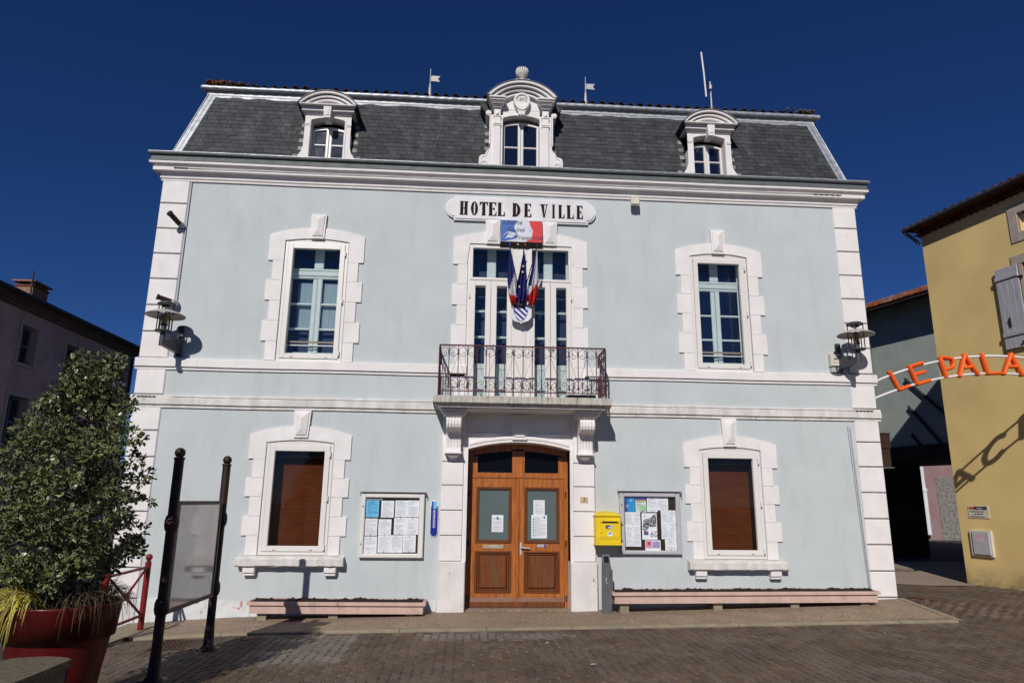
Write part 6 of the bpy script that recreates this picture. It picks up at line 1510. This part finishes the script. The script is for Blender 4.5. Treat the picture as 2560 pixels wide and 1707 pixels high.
b = MB(); b.cbox(.33,.745,-.075,-.002,.69,1.17,.01); b.xf(YH); b.build('door', m_lgrey, t)
b = MB().box(.42,.60,-.078,-.074,.95,1.13); b.xf(YH); b.build('faded_label', mat('faded_label',(.55,.48,.56),(.60,.35,.42),14,.7), t)
b = MB().box(.29,.32,-.03,-.001,.685,1.17); b.xf(YH); b.build('shadow_gap', m_black, t)

# ================================================================== BUILDINGS BEHIND THE ALLEY
A0, A1 = Vector((16.45,5.8,0)), Vector((13.45,15.4,0)); dA = (A1-A0).normalized(); nA = Vector((dA.y, -dA.x, 0)); LA = (A1-A0).length
def AN(v): return A0+dA*v[0]+nA*v[1]+Vector((0,0,v[2]))
an = thing('grey_green_annex', tuple(AN((4,3,0))), 'grey green annex bridging the alley under a low orange tile roof', 'annex')
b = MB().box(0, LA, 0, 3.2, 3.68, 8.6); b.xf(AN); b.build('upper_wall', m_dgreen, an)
b = MB().box(0, LA, -.06, 3.2, 3.18, 3.676); b.xf(AN); b.build('lintel_beam', m_dkbrown, an)
b = MB(); b.add([(0,-.92,8.38),(LA,-.92,8.38),(LA,.1,8.62),(0,.1,8.62),(0,-.92,8.47),(LA,-.92,8.47),(LA,.1,8.72),(0,.1,8.72)], [(0,1,2,3),(0,4,5,1),(4,7,6,5),(0,3,7,4),(1,5,6,2)]); b.xf(AN); b.build('eaves_board', m_dkbrown, an)
b = MB(); b.add([(0,-.95,8.48),(LA,-.95,8.48),(LA,1.6,9.5),(0,1.6,9.5),(LA,3.6,8.75),(0,3.6,8.75)], [(0,3,2,1),(3,5,4,2)]); b.xf(AN); b.build('roof', m_tiler, an)
b = MB(); random.seed(6)
for k in range(50):
    for r in range(6):
        s_ = .1+k*LA/50; y0_ = -.97+r*.42; z0_ = 8.48+r*.168
        K = 4; vs = []
        for yy, zz, rr in ((y0_, z0_, .085),(y0_+.45, z0_+.16, .07)):
            for i in range(K+1): a = math.pi*i/K; vs.append((s_+rr*math.cos(a), yy, zz+rr*.6*math.sin(a)+.01))
        b.add(vs, [(i, i+1, K+2+i, K+1+i) for i in range(K)]+[tuple(range(K+1))])
b.xf(AN); b.build('far_roof_tiles', m_tiler, an, kind='stuff')
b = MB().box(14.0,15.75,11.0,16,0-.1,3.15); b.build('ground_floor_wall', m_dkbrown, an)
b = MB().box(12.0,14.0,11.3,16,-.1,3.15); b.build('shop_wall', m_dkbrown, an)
b = MB().cyl((14.55,11.35,3.2),(14.58,11.3,7.4),.07,10); b.build('downpipe', m_zinc, an)
b = MB()  # thin dark rods added in place of slanting cable shadows on the wall
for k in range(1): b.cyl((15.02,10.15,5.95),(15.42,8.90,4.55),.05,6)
b.build('shadow_rod', m_zincd, an)
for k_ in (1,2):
    b = MB().cyl((15.02,10.15,5.95-k_*.95),(15.42-.1*k_,8.90+.3*k_,4.55-k_*.85+.25*(k_==2)),.05,6); b.build('shadow_rod', m_zincd, an)
t = thing('white_downpipe', (23.55,22.4,0), 'white downpipe on the left edge of the pink wall seen through the passage', 'downpipe')
b = MB().cyl((23.62,22.4,.30),(23.62,22.4,2.45),.13,12).cyl((23.62,22.4,2.43),(23.62,22.4,2.6),.16,12).cyl((23.62,22.4,2.58),(23.62,22.4,6),.10,12); b.build('pipe', m_board, t)
pk = thing('pink_house', (25,24,0), 'pink rendered house with a grey roughcast patch seen through the passage', 'house')
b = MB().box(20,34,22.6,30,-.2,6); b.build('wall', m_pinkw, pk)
b = MB(); xs_ = lin(24.45,33,40); b.strip([(x,3.18+.03*math.sin(x*9)) for x in xs_],[(x,-.2) for x in xs_],22.57,22.61); b.build('roughcast_patch', m_rough, pk)
b = MB(); b.add([(19.6,22.2,6),(34.4,22.2,6),(34.4,26.3,7.4),(19.6,26.3,7.4),(34.4,30.4,6),(19.6,30.4,6)], [(0,1,2,3),(3,2,4,5)]); b.build('roof', m_tiler, pk)
t = thing('brown_wall_cabinet', (7.85,.5,2.7), 'dark brown box fixed on the side wall of the town hall over the alley', 'cabinet')
b = MB(); b.cbox(7.525,7.98,.40,.62,2.74,3.02,.01); b.cbox(7.525,7.96,.41,.62,2.40,2.73,.01); b.build('body', m_dkbrown, t)
b = MB().box(7.53,8.0,.38,.64,3.02,3.045).box(7.53,7.99,.39,.64,2.375,2.398); b.build('edge_strip', m_grey, t)
# bare tree far behind
t = thing('bare_tree', (20.5,20,0), 'bare branched tree showing above the annex roof', 'tree')
b = MB(); random.seed(12)
def br(p, d, L, r, k):
    q = p+d*L; b.cyl(p, q, r, 5, r*.7, cap=False)
    if k: 
        for _ in range(3): br(q, (d+Vector((random.uniform(-.6,.6), random.uniform(-.6,.6), random.uniform(-.2,.5)))).normalized(), L*.72, r*.6, k-1)
br(Vector((20.5,20,0)), Vector((0,0,1)), 6.2, .14, 0); br(Vector((20.5,20,6)), Vector((0,0,1)), 1.7, .09, 5); b.build('trunk_and_twigs', m_bark, t)

# ================================================================== LEFT BUILDING
XLb = -12.4
lb = thing('faded_pink_house', (XLb-3,4,0), 'shaded faded pink house with dark windows across the street on the left', 'house')
WN = [(7.34,8.05,5.31,6.36),(9.54,10.30,5.40,6.31),(11.97,12.45,5.62,6.30),(7.28,8.12,3.0,4.38),(4.6,5.3,5.3,6.35),(4.5,5.4,3.0,4.38),(9.5,10.4,3.0,4.38),(11.9,12.6,3.0,4.38),(1.5,2.4,3.0,4.38),(1.6,2.3,5.3,6.35)]
b = MB(); wall_holes(b, -6, 13.72, -1.5, 6.75, [(a,c,d,e) for a,c,d,e in WN], 0, .35); b.xf(lambda v: Vector((XLb-v.y, v.x, v.z)))
b.box(XLb-9, XLb-.36, 13.5, 13.72, -1.5, 6.75); b.box(XLb-9,XLb-.36,-6,-5.8,-1.5,6.75); b.build('wall', m_lpink, lb)
for a, c, d, e in WN:
    w_ = sub('window', lb, (XLb, (a+c)/2, d))
    b = MB(); b.box(XLb-.02, XLb+.03, a-.10, a-.003, d-.02, e+.12); b.box(XLb-.02, XLb+.03, c+.003, c+.10, d-.02, e+.12); b.box(XLb-.02, XLb+.031, a-.003, c+.003, e+.003, e+.121); b.box(XLb-.02, XLb+.07, a-.16, c+.16, d-.11, d-.021); b.build('surround', m_stone, w_)
    b = MB(); b.box(XLb-.22,XLb-.18,a,a+.07,d,e).box(XLb-.22,XLb-.18,c-.07,c,d,e).box(XLb-.22,XLb-.18,(a+c)/2-.035,(a+c)/2+.035,d,e).box(XLb-.221,XLb-.179,a+.07,c-.07,(d+e)/2-.03,(d+e)/2+.03).box(XLb-.22,XLb-.18,a+.07,c-.07,e-.07,e).box(XLb-.22,XLb-.18,a+.07,c-.07,d,d+.07); b.build('frame', mat('dull_window_paint',(.12,.14,.15),None,5,.7), w_)
    b = MB().box(XLb-.21,XLb-.205,a,c,d,e); b.build('pane', m_glassd, w_)
b = MB(); b.box(XLb-9.2,XLb+.12,-6.1,13.83,6.75,6.84).box(XLb-9.2,XLb+.20,-6.2,13.92,6.841,6.90).box(XLb-9.2,XLb+.30,-6.3,14.0,6.901,6.99); b.build('cornice', mat('grimy_cornice',(.16,.11,.08),(.10,.07,.06),4,.9), lb)
b = MB(); b.add([(XLb+.42,-6.4,7.0),(XLb+.42,14.15,7.0),(XLb-4.5,12,7.75),(XLb-4.5,-4,7.75),(XLb-9.4,14.15,7.0),(XLb-9.4,-6.4,7.0)], [(0,1,2,3),(1,4,2),(3,2,4,5),(0,3,5)]); b.build('roof', m_tile, lb)
b = MB().tube([(XLb+.44,-6.4,7.0),(XLb+.44,14.2,7.0)],.07,8); b.build('gutter', m_zincd, lb)
b = MB().tube([(XLb+.06,13.66,6.7),(XLb+.06,13.66,-1.2)],.05,8); b.build('downpipe', m_zincd, lb)
for y0_, y1_, nm in ((9.05,9.82,'chimney'),(7.2,8.05,'chimney')):
    hgt = 7.98 if y0_ > 8 else 7.55; xx = XLb-1.0
    c = sub('chimney', lb, (xx,(y0_+y1_)/2,7.1)); b = MB().box(xx-.5,xx+.02,y0_,y1_,6.9,hgt); b.build('stack', m_brick, c)
    b = MB().box(xx-.53,xx+.05,y0_-.03,y1_+.03,hgt-.38,hgt-.34).box(xx-.53,xx+.05,y0_-.03,y1_+.03,hgt,hgt+.05); b.build('band', mat('chimney_band',(.16,.06,.04),None,5,.9), c)
    b = MB()
    if y0_ > 8:
        for yy in (y0_+.02, (y0_+y1_)/2-.05, y1_-.12):
            b.box(xx-.48,xx-.38,yy,yy+.1,hgt+.051,hgt+.14); b.box(xx-.1,xx,yy,yy+.1,hgt+.051,hgt+.14)
        b.box(xx-.58,xx+.1,y0_-.08,y1_+.08,hgt+.141,hgt+.19); b.build('cap', m_brick, c)
t = thing('chimney_aerial', (XLb-1,8.8,7.9), 'thin leaning aerial pole strapped to the left house chimney', 'aerial')
b = MB().cyl((XLb-.97,8.98,7.25),(XLb-.97,8.94,8.45),.025,6).cyl((XLb-.97,8.85,7.45),(XLb-.97,9.05,7.45),.02,6); b.build('pole', m_ironp, t)
# bake shared child copies: nothing else to do
